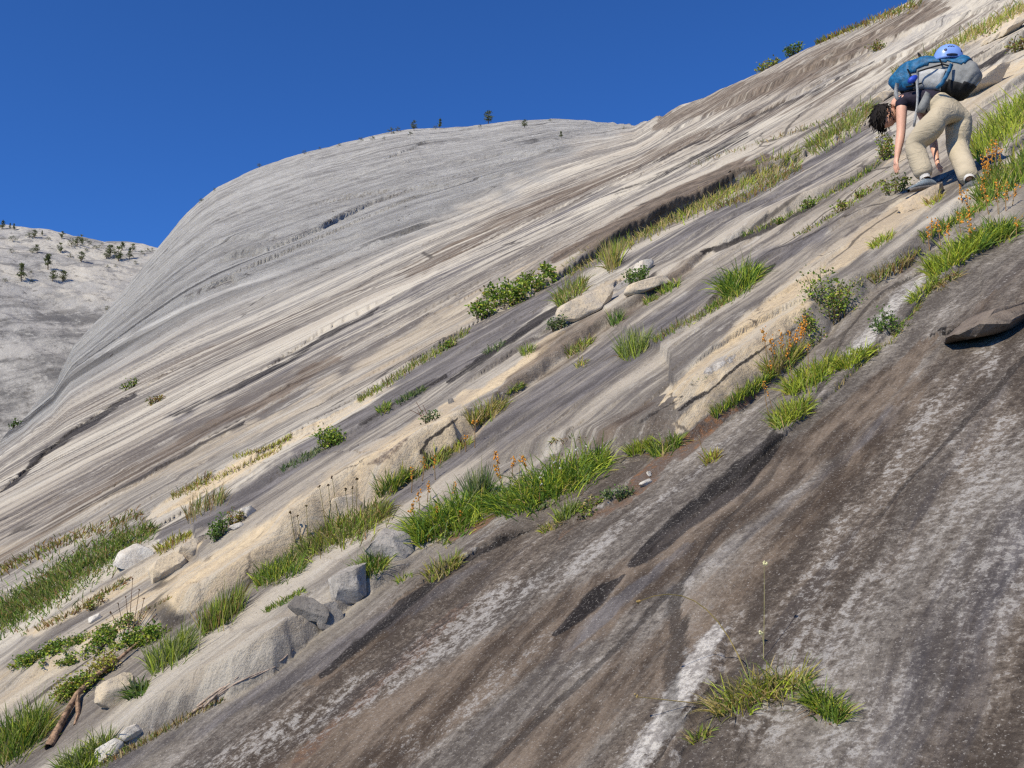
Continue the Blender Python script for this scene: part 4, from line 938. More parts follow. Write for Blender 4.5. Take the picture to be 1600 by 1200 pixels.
# dry stalks, flower stems
def stalks(label, items, col, head, name='dry_stalk', cat='dry stalks', rpx=.7, hr=2.0):
    root = None
    for (X, Y, tx, ty, bend) in items:
        p = hit(X, Y); k = p.length / FPX
        top = p + Vector(((tx - X) * k, 0, (Y - ty) * k)); mid = p.lerp(top, .5) + Vector((bend * k, 0, abs(bend) * .5 * k))
        ct = p.lerp(top, .5) + Vector((bend * .4 * k, 0, abs(bend) * 1.7 * k)); s = Soup()
        s.stem([p * (1 - t) ** 2 + ct * (2 * t * (1 - t)) + top * t * t for t in [j / 9 for j in range(10)]], rpx * k, rpx * .6 * k, col)
        if head:
            for j in range(5): s.bud(top + Vector((R.gauss(0, 1), R.gauss(0, 1), R.gauss(0, 1))) * hr * .4 * k, hr * k * .7, head)
        o = s.build(name if root is None else 'stalk', M_PETAL, root, p)
        if root is None: root = o
    return tag(root, label, cat)
stalks('thin stalks with dark round seed heads against the tan face', [(512,835,497,762,-3),(520,830,511,760,0),(545,815,538,766,2),(550,812,549,764,3),(556,815,556,750,2),(462,850,452,802,-2),(470,850,463,808,2),(530,820,517,748,-4),(480,838,477,792,2)], (.30,.25,.10), (.09,.045,.025), 'seed_stalks', 'seed stalks')
stalks('reddish brown dry stalks standing above the leafy plants at the left', [(200,1000,201,915,0),(205,1000,212,930,2),(198,1002,182,950,-3),(206,1000,228,955,3),(203,1002,193,940,-1),(210,1000,220,942,2),(195,1003,172,962,-3),(208,1002,236,968,3)], (.26,.13,.08), (.24,.12,.08), 'dry_stalks', 'dry stalks', hr=1.4)
stalks('single tall bleached stalk standing above the low ridge', [(310,1018,312,960,2)], (.55,.48,.33), None, 'bleached_stalk', 'stalk', rpx=1.0)
stalks('long arching straw stalk bending over the foreground tuft', [(1170,1062,1012,950,60)], (.62,.47,.17), (.50,.33,.13), 'arching_stalk', 'grass stalk', rpx=1.1, hr=3.0)
stalks('straw stalk lying out to the left of the foreground tuft', [(1120,1102,1003,1090,0)], (.62,.48,.20), (.50,.36,.16), 'straw_stalk', 'grass stalk', rpx=1.1, hr=2.4)
stalks('thin upright stalk with pale yellow flowers in the foreground', [(1193,1030,1200,892,4),(1194,1010,1191,990,0)], (.40,.36,.17), (.80,.76,.45), 'flower_stalk', 'flower', rpx=.7, hr=3.4)
stalks('bleached root fibres trailing under the foreground tuft', [(1190,1085,1100,1180,20),(1200,1085,1140,1170,10),(1180,1085,1165,1165,5),(1160,1100,1176,1150,5),(1150,1105,1098,1165,10)], (.44,.35,.25), None, 'root_fibres', 'roots', rpx=.9)
# ------------------------------------------------------------------ loose and broken stones
def stone_mat(name, lt, md, dk):
    m, nt, b = mat(name); n = N(nt)
    pos = n.node('ShaderNodeNewGeometry').outputs['Position']
    mot = n.noise(pos, 9, 8, .7); fine = n.noise(pos, 38, 7, .72); pat = n.noise(pos, 3, 4, .6)
    c = n.mix(n.ramp(n.math('ADD', n.math('MULTIPLY', mot, .6), n.math('MULTIPLY', pat, .4)), .40, .60), lt, md)
    c = n.mix(n.math('MULTIPLY', n.ramp(fine, .54, .66), .7), c, dk)
    nt.links.new(c, b.inputs['Base Color']); b.inputs['Roughness'].default_value = .85; b.inputs['Specular IOR Level'].default_value = .2
    bp = n.node('ShaderNodeBump'); bp.inputs['Strength'].default_value = .9; bp.inputs['Distance'].default_value = .03
    nt.links.new(n.math('ADD', n.math('MULTIPLY', mot, .6), n.math('MULTIPLY', fine, .3)), bp.inputs['Height']); nt.links.new(bp.outputs[0], b.inputs['Normal'])
    return m
MS = {'brown': stone_mat('stone_brown', (.22, .18, .145), (.135, .108, .088), (.055, .043, .036)), 'white': stone_mat('stone_white', (.62, .59, .53), (.50, .45, .38), (.28, .25, .22)),
      'cream': stone_mat('stone_cream', (.58, .48, .34), (.47, .41, .33), (.24, .20, .17)),
      'grey': stone_mat('stone_grey', (.40, .37, .33), (.25, .23, .205), (.10, .09, .08)),
      'dark': stone_mat('stone_dark', (.27, .25, .225), (.16, .145, .13), (.06, .055, .05)),
      'tan': stone_mat('stone_tan', (.55, .43, .28), (.40, .33, .25), (.22, .18, .14))}
def stone(label, X, Y, wpx, hpx, kind, ang=28, depth=.8, seed=0, cuts=15, cat='stone', name='stone', group=None, bury=.25, sub=4, shear=0.0):
    """a broken block: a ball of points cut back by flat planes, then roughened. ang tilts its long axis up to the right like the ledges."""
    rr = random.Random(seed * 7 + int(X)); bm = bmesh.new(); bmesh.ops.create_icosphere(bm, subdivisions=sub, radius=1.0)
    pl = []
    for k in range(cuts):
        d = Vector((rr.gauss(0, 1), rr.gauss(0, 1), rr.gauss(0, .8))).normalized(); pl.append((d, rr.uniform(.50, .82)))
    pl += [(Vector((0, 0, 1)), .62), (Vector((0, -1, .15)).normalized(), .66), (Vector((.1, 0, -1)).normalized(), .7)]
    for v in bm.verts:
        for d, h in pl:
            e = v.co.dot(d) - h
            if e > 0: v.co -= d * e
    P = np.array([v.co for v in bm.verts]); nz = fbm(P[:, 0] * 3 + seed, P[:, 1] * 3 + P[:, 2] * 4.1, seed, 4, .6) - .5
    p = hit(X, Y); k = p.length / FPX
    sx, sy, sz = wpx * k * .5 / .8, wpx * k * .5 * depth / .8, hpx * k * .5 / .68
    a = math.radians(ang); rot = Matrix.Rotation(-a, 3, 'Y') @ Matrix.Rotation(math.radians(25), 3, 'Z')
    F = [[v.index for v in f.verts] for f in bm.faces]
    for v, q in zip(bm.verts, nz):
        c = v.co * (1 + q * .13); v.co = rot @ Vector((c.x * sx + shear * c.z * sz, c.y * sy, c.z * sz))
    V = [tuple(v.co) for v in bm.verts]; bm.free()
    o = link_mesh(name, V, F, MS[kind], smoothed=True); o.location = p + Vector((0, 0, hpx * k * (.5 - bury)))
    o.data.set_sharp_from_angle(angle=math.radians(32))
    return tag(o, label, cat, group)
stone('white elongated stone lying on the slab below the meadow strip', 205, 882, 66, 36, 'white', 33, .5, 3, cat='stone')
stone('pale block right of the white elongated stone', 262, 897, 70, 34, 'cream', 30, .6, 5, cat='boulder', name='boulder')
stone('pale broken block higher up beside the compact shrub', 302, 868, 52, 30, 'cream', 30, .6, 8, cat='boulder', name='boulder')
stone('small white stone in the russet seam', 148, 970, 17, 11, 'white', 25, .7, 2)
stone('small pale stone right of the russet twiggy plant', 386, 806, 30, 18, 'white', 20, .7, 6)
stone('flat pale stone right of the compact shrub', 372, 824, 22, 9, 'white', 20, .7, 12)
stone('grey lichened boulder between the two dark grass clumps', 604, 876, 66, 62, 'grey', 38, .7, 4, cat='boulder', name='boulder', bury=.2)
stone('dark boulder end above the shadowed hollow', 545, 928, 76, 56, 'grey', 38, .5, 9, cat='boulder', name='boulder', bury=.25)
stone('dark broken block below the shadowed hollow', 512, 978, 44, 44, 'dark', 20, .6, 14, cat='boulder', name='boulder', bury=.2)
stone('dark fin of rock on the left of the shadowed hollow', 484, 968, 34, 62, 'dark', 60, .5, 15, cat='boulder', name='boulder', bury=.2)
stone('long pale slab with a lichened underside, left of two', 924, 488, 118, 34, 'cream', 30, .35, 11, cat='rock slab', name='loose_slab', bury=.1)
stone('smaller pale slab lying loose, right of two', 1016, 452, 88, 20, 'cream', 27, .3, 10, cat='rock slab', name='loose_slab', bury=.05)
stone('pale boulder behind the shrub between two slabs', 1004, 424, 42, 22, 'white', 20, .6, 13, cat='boulder', name='boulder')
stone('white stone beside the green tuft at the bottom left', 172, 1182, 32, 28, 'white', 30, .7, 16)
stone('white stone above the one by the bottom left tuft', 206, 1148, 30, 18, 'white', 20, .7, 17)
stone('angular pale block leaning against the driftwood log', 186, 1092, 60, 44, 'cream', 28, .7, 18, cat='boulder', name='boulder')
stone('pale pebble at the top of the rust streak', 1008, 758, 20, 10, 'white', 25, .7, 19, cat='pebble', name='pebble', sub=3)
stone('smaller pale pebble above the rust streak pebble', 1014, 742, 10, 8, 'white', 25, .7, 20, cat='pebble', name='pebble', sub=3)
stone('round dark stone in a niche of the cream rock edge', 704, 630, 11, 11, 'dark', 10, .8, 21, sub=3)
stone('upright tan flake with a crack at the foot of the tan face', 545, 806, 44, 44, 'cream', 15, .5, 22, cat='rock flake', name='rock_flake')
stone('white boulder outcrop behind the backpack at the right', 1535, 138, 120, 26, 'cream', 36, .5, 23, cat='boulder', name='boulder')
stone('pale boulder outcrop near the upper right corner', 1576, 52, 100, 18, 'cream', 36, .5, 24, cat='boulder', name='boulder')
stone('pale lichened boulder left of the backpack', 1376, 160, 56, 16, 'cream', 32, .6, 25, cat='boulder', name='boulder')
stone('flat cream block under the climber\'s left boot', 1444, 316, 104, 30, 'tan', 27, .5, 27, cat='boulder', name='boulder', bury=.5)
stone('long brown slab block with a dark underside jutting from the near slab at the right edge', 1562, 497, 225, 36, 'brown', 20, .6, 31, cat='rock slab', name='rock_slab', bury=.58, cuts=12)
# driftwood log and twigs
M_WOOD = plain('driftwood', (.27, .175, .11), .8, 26, .6, .8, .02)
M_TWIG = plain('dry_twig', (.36, .28, .22), .8, 40, .4)
def log(name, label, px, r0, r1, material, cat, sides=9, lift=6):
    P = [hit(X, Y) + Vector((0, 0, (lift if isinstance(lift, (int, float)) else lift[j]) * hit(X, Y).length / FPX)) for j, (X, Y) in enumerate(px)]
    V = []; F = []; n = 34
    pts = []
    for j in range(n):
        t = j / (n - 1) * (len(P) - 1); i = min(int(t), len(P) - 2); pts.append(P[i].lerp(P[i + 1], t - i))
    k = P[0].length / FPX
    for j, p in enumerate(pts):
        t = (pts[min(j + 1, n - 1)] - pts[max(j - 1, 0)]).normalized(); a = t.cross(Vector((0, 0, 1))).normalized(); b = a.cross(t); tt = j / (n - 1)
        for s_ in range(sides):
            th = 2 * math.pi * s_ / sides; r = (r0 + (r1 - r0) * tt) * k * (.75 + .5 * float(fbm(np.array([s_ * 1.7]), np.array([tt * 5.0]), 8, 3)[0])) * (1 - .5 * max(0, (tt - .9) / .1))
            V.append(p + (a * math.cos(th) + b * math.sin(th)) * r)
    for j in range(n - 1):
        for s_ in range(sides):
            a0, a1 = j * sides + s_, j * sides + (s_ + 1) % sides; F.append((a0, a1, a1 + sides, a0 + sides))
    F.append(tuple(range(3)) + (2,)); 
    o = link_mesh(name, [tuple(v - P[0]) for v in V], F[:-1], material); o.location = P[0]
    return tag(o, label, cat)
lg = log('driftwood_log', 'weathered brown driftwood log lying below the leafy plants', [(76,1172),(100,1130),(120,1095),(150,1065),(185,1040),(212,1016)], 5.6, 2.4, M_WOOD, 'log', lift=[3, 9, 10, 9, 9, 9])
def branch(parent, px, r0, r1):
    s = Soup(); P = [hit(X, Y) + Vector((0, 0, l * hit(X, Y).length / FPX)) for X, Y, l in px]; k = P[0].length / FPX
    s.stem(P, r0 * k, r1 * k, (.2, .1, .05), 6); o = s.build('branch', M_WOOD, parent, P[0]); return o
branch(lg, [(120,1098,8),(122,1118,2),(116,1134,1)], 4, 1.5)
branch(lg, [(98,1135,8),(84,1150,5),(72,1164,1)], 4, 1.5)
for j, (px, lab) in enumerate([
    ([(300,1116),(350,1085),(400,1058),(440,1035),(458,1018)], 'longest grey twig of the bundle under the low ridge'),
    ([(308,1108),(345,1080),(395,1062),(430,1046)], 'upper grey twig of the bundle under the low ridge'),
    ([(330,1098),(370,1072),(410,1054)], 'short middle twig of the bundle under the low ridge'),
    ([(318,1112),(340,1090),(372,1064)], 'steep crossing twig of the bundle under the low ridge')]):
    log('dry_twig', lab, px, 2.0, 1.0, M_TWIG, 'twig', sides=5, lift=3 + j)['group'] = 'bundle of dry twigs under the low ridge'
branchy = stalks('dead forked twigs on the cracked tan block', [(664,652,640,640,0),(664,652,650,628,0),(660,655,652,640,0),(668,650,660,632,1)], (.26,.12,.08), None, 'dead_twigs', 'twigs')

# ------------------------------------------------------------------ trees on the domes
M_BARK = plain('pine_bark', (.13, .09, .06), .9, 3, .4)
M_NEEDLE = leaf_material('pine_needles', .15, .6)
def tree_proto(seed, shape):
    """a small mountain pine of unit height: tapered trunk with limbs, crown of needle sprays with gaps"""
    st = R.getstate(); R.seed(seed); t = Soup(); c = Soup()
    lean = R.uniform(-.08, .08); t.stem([(0, 0, -.08), (lean * .4, 0, .35), (lean, 0, .7), (lean * 1.1, 0, .95)], .035, .008, (.13, .09, .06), 6)
    for j in range(26 if shape != 'bush' else 16):
        z = R.uniform(.22, .97) if shape != 'bush' else R.uniform(.05, .7)
        rad = {'cone': .34 * (1.05 - z), 'round': .36 * math.sin(max(.15, min(1, (z - .1) * 1.1)) * math.pi), 'bush': .75 * (1 - z * .8), 'thin': .20 * (1.05 - z)}[shape] * R.uniform(.6, 1.2)
        a = R.uniform(0, 6.283); tip = Vector((lean + math.cos(a) * rad, math.sin(a) * rad, z + R.uniform(-.05, .08)))
        t.stem([(lean * z, 0, z - .05), tip], .008, .003, (.13, .09, .06))
        for q in range(16):
            p = Vector((lean * z, 0, z)).lerp(tip, R.uniform(.35, 1.1)) + Vector((R.gauss(0, .045), R.gauss(0, .045), R.gauss(0, .035)))
            L = R.uniform(.06, .13); v = R.uniform(.7, 1.3); cc = R.choice([(.085, .12, .035), (.11, .135, .045), (.14, .135, .055), (.07, .10, .04)])
            c.leaf(p, Vector((R.gauss(0, 1), R.gauss(0, 1), R.gauss(.5, .6))), L, L * .55, tuple(x * v for x in cc))
    R.setstate(st); return t, c
PROTO = {}
def tree(shape, where, hpx, label, group, cat='tree', name='pine_tree'):
    p = where; h = hpx * .88 * p.length / FPX; var = R.randrange(3)
    key = (shape, var)
    root = empty(name, p, R.uniform(0, 6.28), h); root.scale = (h * R.uniform(.85, 1.2), h * R.uniform(.85, 1.2), h); tag(root, label, cat, group)
    if key not in PROTO:
        t, c = tree_proto(300 + var * 17 + len(shape), shape)
        a = link_mesh('trunk', t.V, t.F, M_BARK, None, {'tone': np.array(t.C, np.float32)}, False); b = link_mesh('crown', c.V, c.F, M_NEEDLE, None, {'tone': np.array(c.C, np.float32)}, False)
        PROTO[key] = (a, b)
    else:
        a, b = (o.copy() for o in PROTO[key]); COL.objects.link(a); COL.objects.link(b)
    a.parent = root; b.parent = root
    return root
GF = 'pines scattered on the far dome'; LF = 'small dark pine scattered among others on the distant left dome'
for X, Y, h, shp, lab in [(33,440,28,'cone','tall pine with a dark shadow lowest on the far dome'),(75,422,28,'cone','leaning bushy pine in the middle of the far dome'),(82,440,18,'round','left one of a low pair of round pines on the far dome'),(98,441,20,'round','right one of a low pair of round pines on the far dome'),
    (127,410,18,'round','small pine on bare ground right of the leaning pine'),(185,408,24,'round','largest pine of the dense grove near the dome edge'),(172,402,20,'round',LF),(202,405,18,'cone',LF),(166,405,14,'round',LF),(190,392,16,'cone',LF),(207,393,14,'round',LF),
    (94,396,16,'round',LF),(58,396,14,'round',LF),(50,396,10,'bush',LF),(120,386,22,'bush',LF),(127,380,14,'round',LF),(112,386,14,'bush',LF),(96,373,12,'round',LF),(54,372,14,'round',LF),(46,372,12,'bush',LF),
    (3,358,14,'cone','pine at the far left end of the skyline'),(15,358,9,'thin',LF),(22,360,10,'thin',LF),(66,368,8,'thin',LF),(20,378,12,'bush',LF),(18,396,9,'bush',LF),(110,403,9,'bush',LF),(134,394,7,'bush',LF),(150,390,8,'bush',LF),(156,388,7,'bush',LF),(212,414,8,'bush',LF),(222,398,9,'bush',LF),(230,394,8,'bush',LF),(238,394,8,'bush',LF),(136,378,8,'bush',LF),(140,382,8,'bush',LF),(8,442,8,'bush',LF),(50,442,7,'bush',LF),(48,428,6,'bush',LF),(180,418,6,'bush',LF),(168,418,6,'bush',LF),(160,384,6,'bush',LF),(76,376,7,'bush',LF)]:
    if lab == LF:
        lab = ('dark pine in the dense grove near the right end of the far dome' if X > 160 and Y < 410 and shp != 'bush' else 'low dark scrub in the grove at the right end of the far dome' if X > 145 and shp == 'bush' else
               'slim far off pine standing on the left skyline' if shp == 'thin' else 'rounded pine on the upper shoulder of the far dome' if shp != 'bush' else 'low scrub patch on the open rock of the far dome')
    tree(shp, far_hit(X, Y), h, lab, GF, name='pine_tree' if shp != 'bush' else 'dwarf_pine')
GD = 'trees along the crest of the dome'; LD = 'low dark scrub tree on the crest of the pale dome'
for X, Y, h, shp, lab in [(647,203,18,'round','windblown tree with a pale bare trunk on the dome crest'),(641,210,10,'bush','round scrub on bare rock just below the windblown tree'),(687,199,18,'thin','slim dark tree on the crest right of the windblown tree'),(763,190,22,'round','tallest lone tree at the top of the dome'),(820,198,14,'round','bushy tree just right of the dome\'s highest point'),(877,214,12,'cone','small tree right of the bushy one near the dome top'),
    (475,239,9,'bush',LD),(405,257,9,'bush',LD),(564,219,9,'bush',LD),(582,217,9,'bush',LD),(612,207,14,'bush',LD),(622,204,10,'bush',LD),(500,232,6,'bush',LD),(530,226,6,'bush',LD),(680,200,8,'bush',LD),(750,197,7,'bush',LD),(314,314,9,'bush',LD),(860,188,6,'bush',LD),(600,216,6,'bush',LD),(335,296,6,'bush',LD),(975,200,6,'bush',LD),(168,480,10,'bush','small bush in the gully at the left edge of the dome')]:
    tree(shp, hit(X, Y + 2), h, lab, GD, name='pine_tree' if shp != 'bush' else 'dwarf_pine')
# ------------------------------------------------------------------ the climber, bent over with hands hanging to the rock
FL = hit(1441, 312); FR_ = hit(1520, 305)
fwd = Vector((0, CP, SP))                                   # viewing axis, for depths
D0 = FL.dot(fwd); DR = FR_.dot(fwd)
def J(X, Y, dy):
    """joint at a point of the photograph, dy metres beyond the left foot"""
    d = Vector(tuple(float(c) for c in px_dir(X, Y))); return d * ((D0 + dy) / d.dot(fwd))
KPX = D0 / FPX
rdy = max(-.25, min(.35, DR - D0))
A_PEL = J(1481, 172, .16); A_WAIST = J(1452, 155, .30); A_CHEST = J(1424, 153, .44); A_NECK = J(1402, 160, .53)
L_HIP = J(1464, 187, .07); R_HIP = J(1499, 184, .25)
L_KNE = J(1428, 228, .20); L_ANK = J(1446, 279, .05)
R_KNE = J(1496, 232, .34 + rdy * .4); R_ANK = J(1515, 281, rdy - .06)
L_SHO = J(1409, 160, .36); L_ELB = J(1408, 207, .33); L_WRI = J(1402, 243, .30)
R_SHO = J(1434, 160, .64); R_ELB = J(1456, 212, .56); R_WRI = J(1463, 247, .44)

def skin_mesh(name, verts, edges, radii, root, levels=1):
    me = bpy.data.meshes.new(name); me.from_pydata([tuple(v) for v in verts], edges, []); me.update()
    o = bpy.data.objects.new(name + '_tmp', me); COL.objects.link(o)
    m = o.modifiers.new('skin', 'SKIN'); m.use_smooth_shade = True; m.branch_smoothing = .6
    sv = me.skin_vertices[0].data
    for i, r in enumerate(radii): sv[i].radius = r if hasattr(r, '__len__') else (r, r)
    for i in range(len(verts)): sv[i].use_root = (i == root)
    sb = o.modifiers.new('sub', 'SUBSURF'); sb.levels = levels; sb.render_levels = levels
    bpy.context.view_layer.update()
    dg = bpy.context.evaluated_depsgraph_get(); res = bpy.data.meshes.new_from_object(o.evaluated_get(dg))
    bpy.data.objects.remove(o); bpy.data.meshes.remove(me); res.name = name
    return res
def add_obj(name, me, material, parent=None, origin=None):
    if material:
        me.materials.clear(); me.materials.append(material)
    o = bpy.data.objects.new(name, me); COL.objects.link(o)
    for p in me.polygons: p.use_smooth = True
    if parent: o.parent = parent; o.matrix_parent_inverse = parent.matrix_world.inverted() if parent.type == 'EMPTY' else Matrix.Identity(4)
    return o

M_SKIN = plain('skin', (.66, .37, .26), .5, 60, .08, .1, .002, .4)
M_TROUS = plain('khaki_cloth', (.45, .385, .28), .9, 7, .08, .55, .035, .15)
def fold_cloth():
    nt = M_TROUS.node_tree; n = N(nt); b = nt.nodes['Principled BSDF']; pos = n.node('ShaderNodeNewGeometry').outputs['Position']
    sv = n.comb(n.vmath('DOT_PRODUCT', pos, (7, 4, -6)), n.vmath('DOT_PRODUCT', pos, (7, 2, 9)), 0.0)
    f1 = n.noise(sv, .9, 3, .5, 1.2); f2 = n.noise(pos, 300, 2)
    h = n.math('ADD', n.math('ABSOLUTE', n.math('SUBTRACT', f1, .5)), n.math('MULTIPLY', f2, .03))
    bp = n.node('ShaderNodeBump'); bp.inputs['Strength'].default_value = .45; bp.inputs['Distance'].default_value = .05
    nt.links.new(h, bp.inputs['Height']); nt.links.new(bp.outputs[0], b.inputs['Normal'])
fold_cloth()
M_SHIRT = plain('dark_shirt', (.022, .018, .032), .85, 20, .3, .4, .01, .2)
M_HAIR = plain('dark_hair', (.010, .007, .006), .75, 90, .5, .7, .006, .2)

person = empty('person', (FL + FR_) / 2)
bpy.context.view_layer.update()
tag(person, 'climber in khaki trousers and dark shirt bent over on the slab, hands hanging', 'person')
# body: one skin, trunk to fingertips
V = []; E = []; RAD = []
def jt(p, r, prev=None):
    V.append(p); RAD.append(r)
    if prev is not None: E.append((prev, len(V) - 1))
    return len(V) - 1
pel = jt(A_PEL, .10); wst = jt(A_WAIST, .105, pel); che = jt(A_CHEST, .115, wst); nk0 = jt(A_NECK, .075, che)
HEAD = J(1384, 183, .50)
nk1 = jt(A_NECK.lerp(HEAD, .45), .048, nk0)
def arm(S_, Eb, Wr, sgn):
    s = jt(S_, .056, che); s2 = jt(S_.lerp(Eb, .45), .047, s); e = jt(Eb, .040, s2); f = jt(Eb.lerp(Wr, .35), .041, e); w = jt(Wr, .026, f)
    ax = (Wr - Eb).normalized(); side = Vector((.22 * sgn, -.97, 0)); side = (side - ax * side.dot(ax)).normalized(); nrm = ax.cross(side)
    if nrm.x * sgn < 0: nrm = -nrm
    palm = jt(Wr + ax * .055, (.030, .020), w)
    for k, (o, L) in enumerate(((-.026, .066), (-.009, .076), (.009, .072), (.025, .056))):
        b = jt(Wr + ax * .088 + side * o, .0095, palm); m = jt(Wr + ax * (.088 + L * .5) + side * o * 1.0 + nrm * .012 * sgn, .0088, b)
        jt(Wr + ax * (.088 + L * .92) + side * o * 1.0 + nrm * .030 * sgn, .0075, m)
    t = jt(Wr + ax * .045 - side * .036 + nrm * .010 * sgn, .0115, palm); t2 = jt(Wr + ax * .078 - side * .050 + nrm * .022 * sgn, .010, t); jt(Wr + ax * .105 - side * .050 + nrm * .032 * sgn, .008, t2)
arm(L_SHO, L_ELB, L_WRI, 1); arm(R_SHO, R_ELB, R_WRI, -1)
def leg_in(H, K, A):
    h = jt(H, .062, pel); k = jt(K, .045, h); c = jt(K.lerp(A, .35), .045, k); jt(A, .034, c)
leg_in(L_HIP, L_KNE, L_ANK); leg_in(R_HIP, R_KNE, R_ANK)
body = add_obj('body', skin_mesh('body', V, E, RAD, 0, 2), M_SKIN, person)

# trousers: loose tubes with knee bags and creases
def wrinkle(me, amp, freq, seed):
    n = len(me.vertices); co = np.empty(n * 3, np.float32); me.vertices.foreach_get('co', co); no = np.empty(n * 3, np.float32); me.vertices.foreach_get('normal', no)
    co = co.reshape(-1, 3); no = no.reshape(-1, 3)
    f = fbm(co[:, 0] * freq + co[:, 1] * freq * .6, co[:, 2] * freq * 2.3 + co[:, 0] * freq * .8, seed, 3) - .5
    f += .6 * (np.abs(fbm(co[:, 0] * freq * .8, co[:, 2] * freq * 3.1 - co[:, 0] * freq * 1.4, seed + 5, 2) - .5) - .12)
    me.vertices.foreach_set('co', (co + no * (f * amp)[:, None]).ravel()); me.update()
V, E, RAD = [], [], []
pel = jt(A_PEL, .160); w2 = jt(A_PEL.lerp(A_WAIST, .45), .140, pel); w3 = jt(A_PEL.lerp(A_WAIST, .72), .122, w2)
for H, K, A in ((L_HIP, L_KNE, L_ANK), (R_HIP, R_KNE, R_ANK)):
    h = jt(H, .136, pel); m = jt(H.lerp(K, .35), .122, h); m = jt(H.lerp(K, .68), .108, m); k = jt(K, .100, m); c = jt(K.lerp(A, .35), .093, k); c = jt(K.lerp(A, .68), .088, c); jt(A.lerp(K, .02), .084, c)
me = skin_mesh('trousers', V, E, RAD, 0, 3); wrinkle(me, .009, 12, 3)
trousers = add_obj('trousers', me, M_TROUS, person)
# trouser details: belt loops, back pocket flap, cargo pocket
def patch(name, c, u, v, n, w, h, d, material, parent):
    """a sewn-on piece of cloth: a small padded panel"""
    u = u.normalized(); n = n.normalized(); v = n.cross(u).normalized(); bm = bmesh.new()
    bmesh.ops.create_cube(bm, size=1.0); bmesh.ops.bevel(bm, geom=bm.edges[:], offset=.18, segments=2, affect='EDGES')
    for q in bm.verts: q.co = c + u * (q.co.x * w) + v * (q.co.y * h) + n * (q.co.z * d)
    me = bpy.data.meshes.new(name); bm.to_mesh(me); bm.free(); return add_obj(name, me, material, parent)
# shirt over trunk and short sleeves
V, E, RAD = [], [], []
p0 = jt(A_PEL.lerp(A_WAIST, .45), .136); p1 = jt(A_WAIST, .122, p0); c = jt(A_CHEST, .134, p1); n0 = jt(A_NECK, .078, c)
for S_, Eb in ((L_SHO, L_ELB), (R_SHO, R_ELB)):
    s = jt(S_, .066, c); jt(S_.lerp(Eb, .22), .062, s)
me = skin_mesh('shirt', V, E, RAD, 0, 2); wrinkle(me, .015, 11, 9)
shirt = add_obj('shirt', me, M_SHIRT, person)
# head hanging down, turned to the right, looking at the feet
hd_ax = (HEAD - A_NECK).normalized()                        # crown direction: away from the neck
face = Vector((.78, -.28, -.35)); face = (face - hd_ax * face.dot(hd_ax)).normalized(); lat = hd_ax.cross(face)
bm = bmesh.new(); bmesh.ops.create_uvsphere(bm, u_segments=28, v_segments=22, radius=1.0)
for v in bm.verts:
    x, y, z = v.co                                           # x: towards the face, z: crown
    px_, py_, pz_ = x * .094, y * .074, z * .112
    if x > 0:
        px_ *= 1 - .16 * max(0, -z) ; py_ *= 1 - .30 * max(0, -z - .1)                 # narrowing jaw
        px_ += .022 * math.exp(-((z + .12) / .20) ** 2 - (y / .16) ** 2)             # nose
        px_ -= .010 * (math.exp(-((z - .08) / .12) ** 2 - ((y - .38) / .2) ** 2) + math.exp(-((z - .08) / .12) ** 2 - ((y + .38) / .2) ** 2))   # eye sockets
        px_ += .008 * math.exp(-((z - .30) / .14) ** 2)                              # brow
        px_ += .007 * math.exp(-((z + .48) / .08) ** 2 - (y / .3) ** 2)              # lips
        px_ += .010 * math.exp(-((z + .80) / .18) ** 2 - (y / .4) ** 2)              # chin
    else: pz_ *= 1 - .18 * max(0, -z)
    v.co = HEAD + face * px_ + lat * py_ + hd_ax * pz_
me = bpy.data.meshes.new('head'); bm.to_mesh(me); bm.free(); head = add_obj('head', me, M_SKIN, person)
M_EYE = plain('eye', (.05, .035, .03), .2, 10, .1); M_LIP = plain('lips', (.45, .17, .15), .5, 30, .1)
def ball(name, c, ax, r, material, parent):
    bm = bmesh.new(); bmesh.ops.create_uvsphere(bm, u_segments=12, v_segments=8, radius=1.0)
    a, b, c_ = ax
    for v in bm.verts: v.co = c + a * (v.co.x * r[0]) + b * (v.co.y * r[1]) + c_ * (v.co.z * r[2])
    me = bpy.data.meshes.new(name); bm.to_mesh(me); bm.free(); return add_obj(name, me, material, parent)
for s_ in (-1, 1):
    ball('eye', HEAD + face * .080 + lat * (.030 * s_) + hd_ax * .010, (face, lat, hd_ax), (.010, .013, .007), M_EYE, head)
    ball('ear', HEAD + face * -.006 + lat * (.076 * s_) - hd_ax * .008, (face, lat, hd_ax), (.019, .010, .030), M_SKIN, head)
ball('mouth', HEAD + face * .088 - hd_ax * .052, (face, lat, hd_ax), (.006, .024, .006), M_LIP, head)
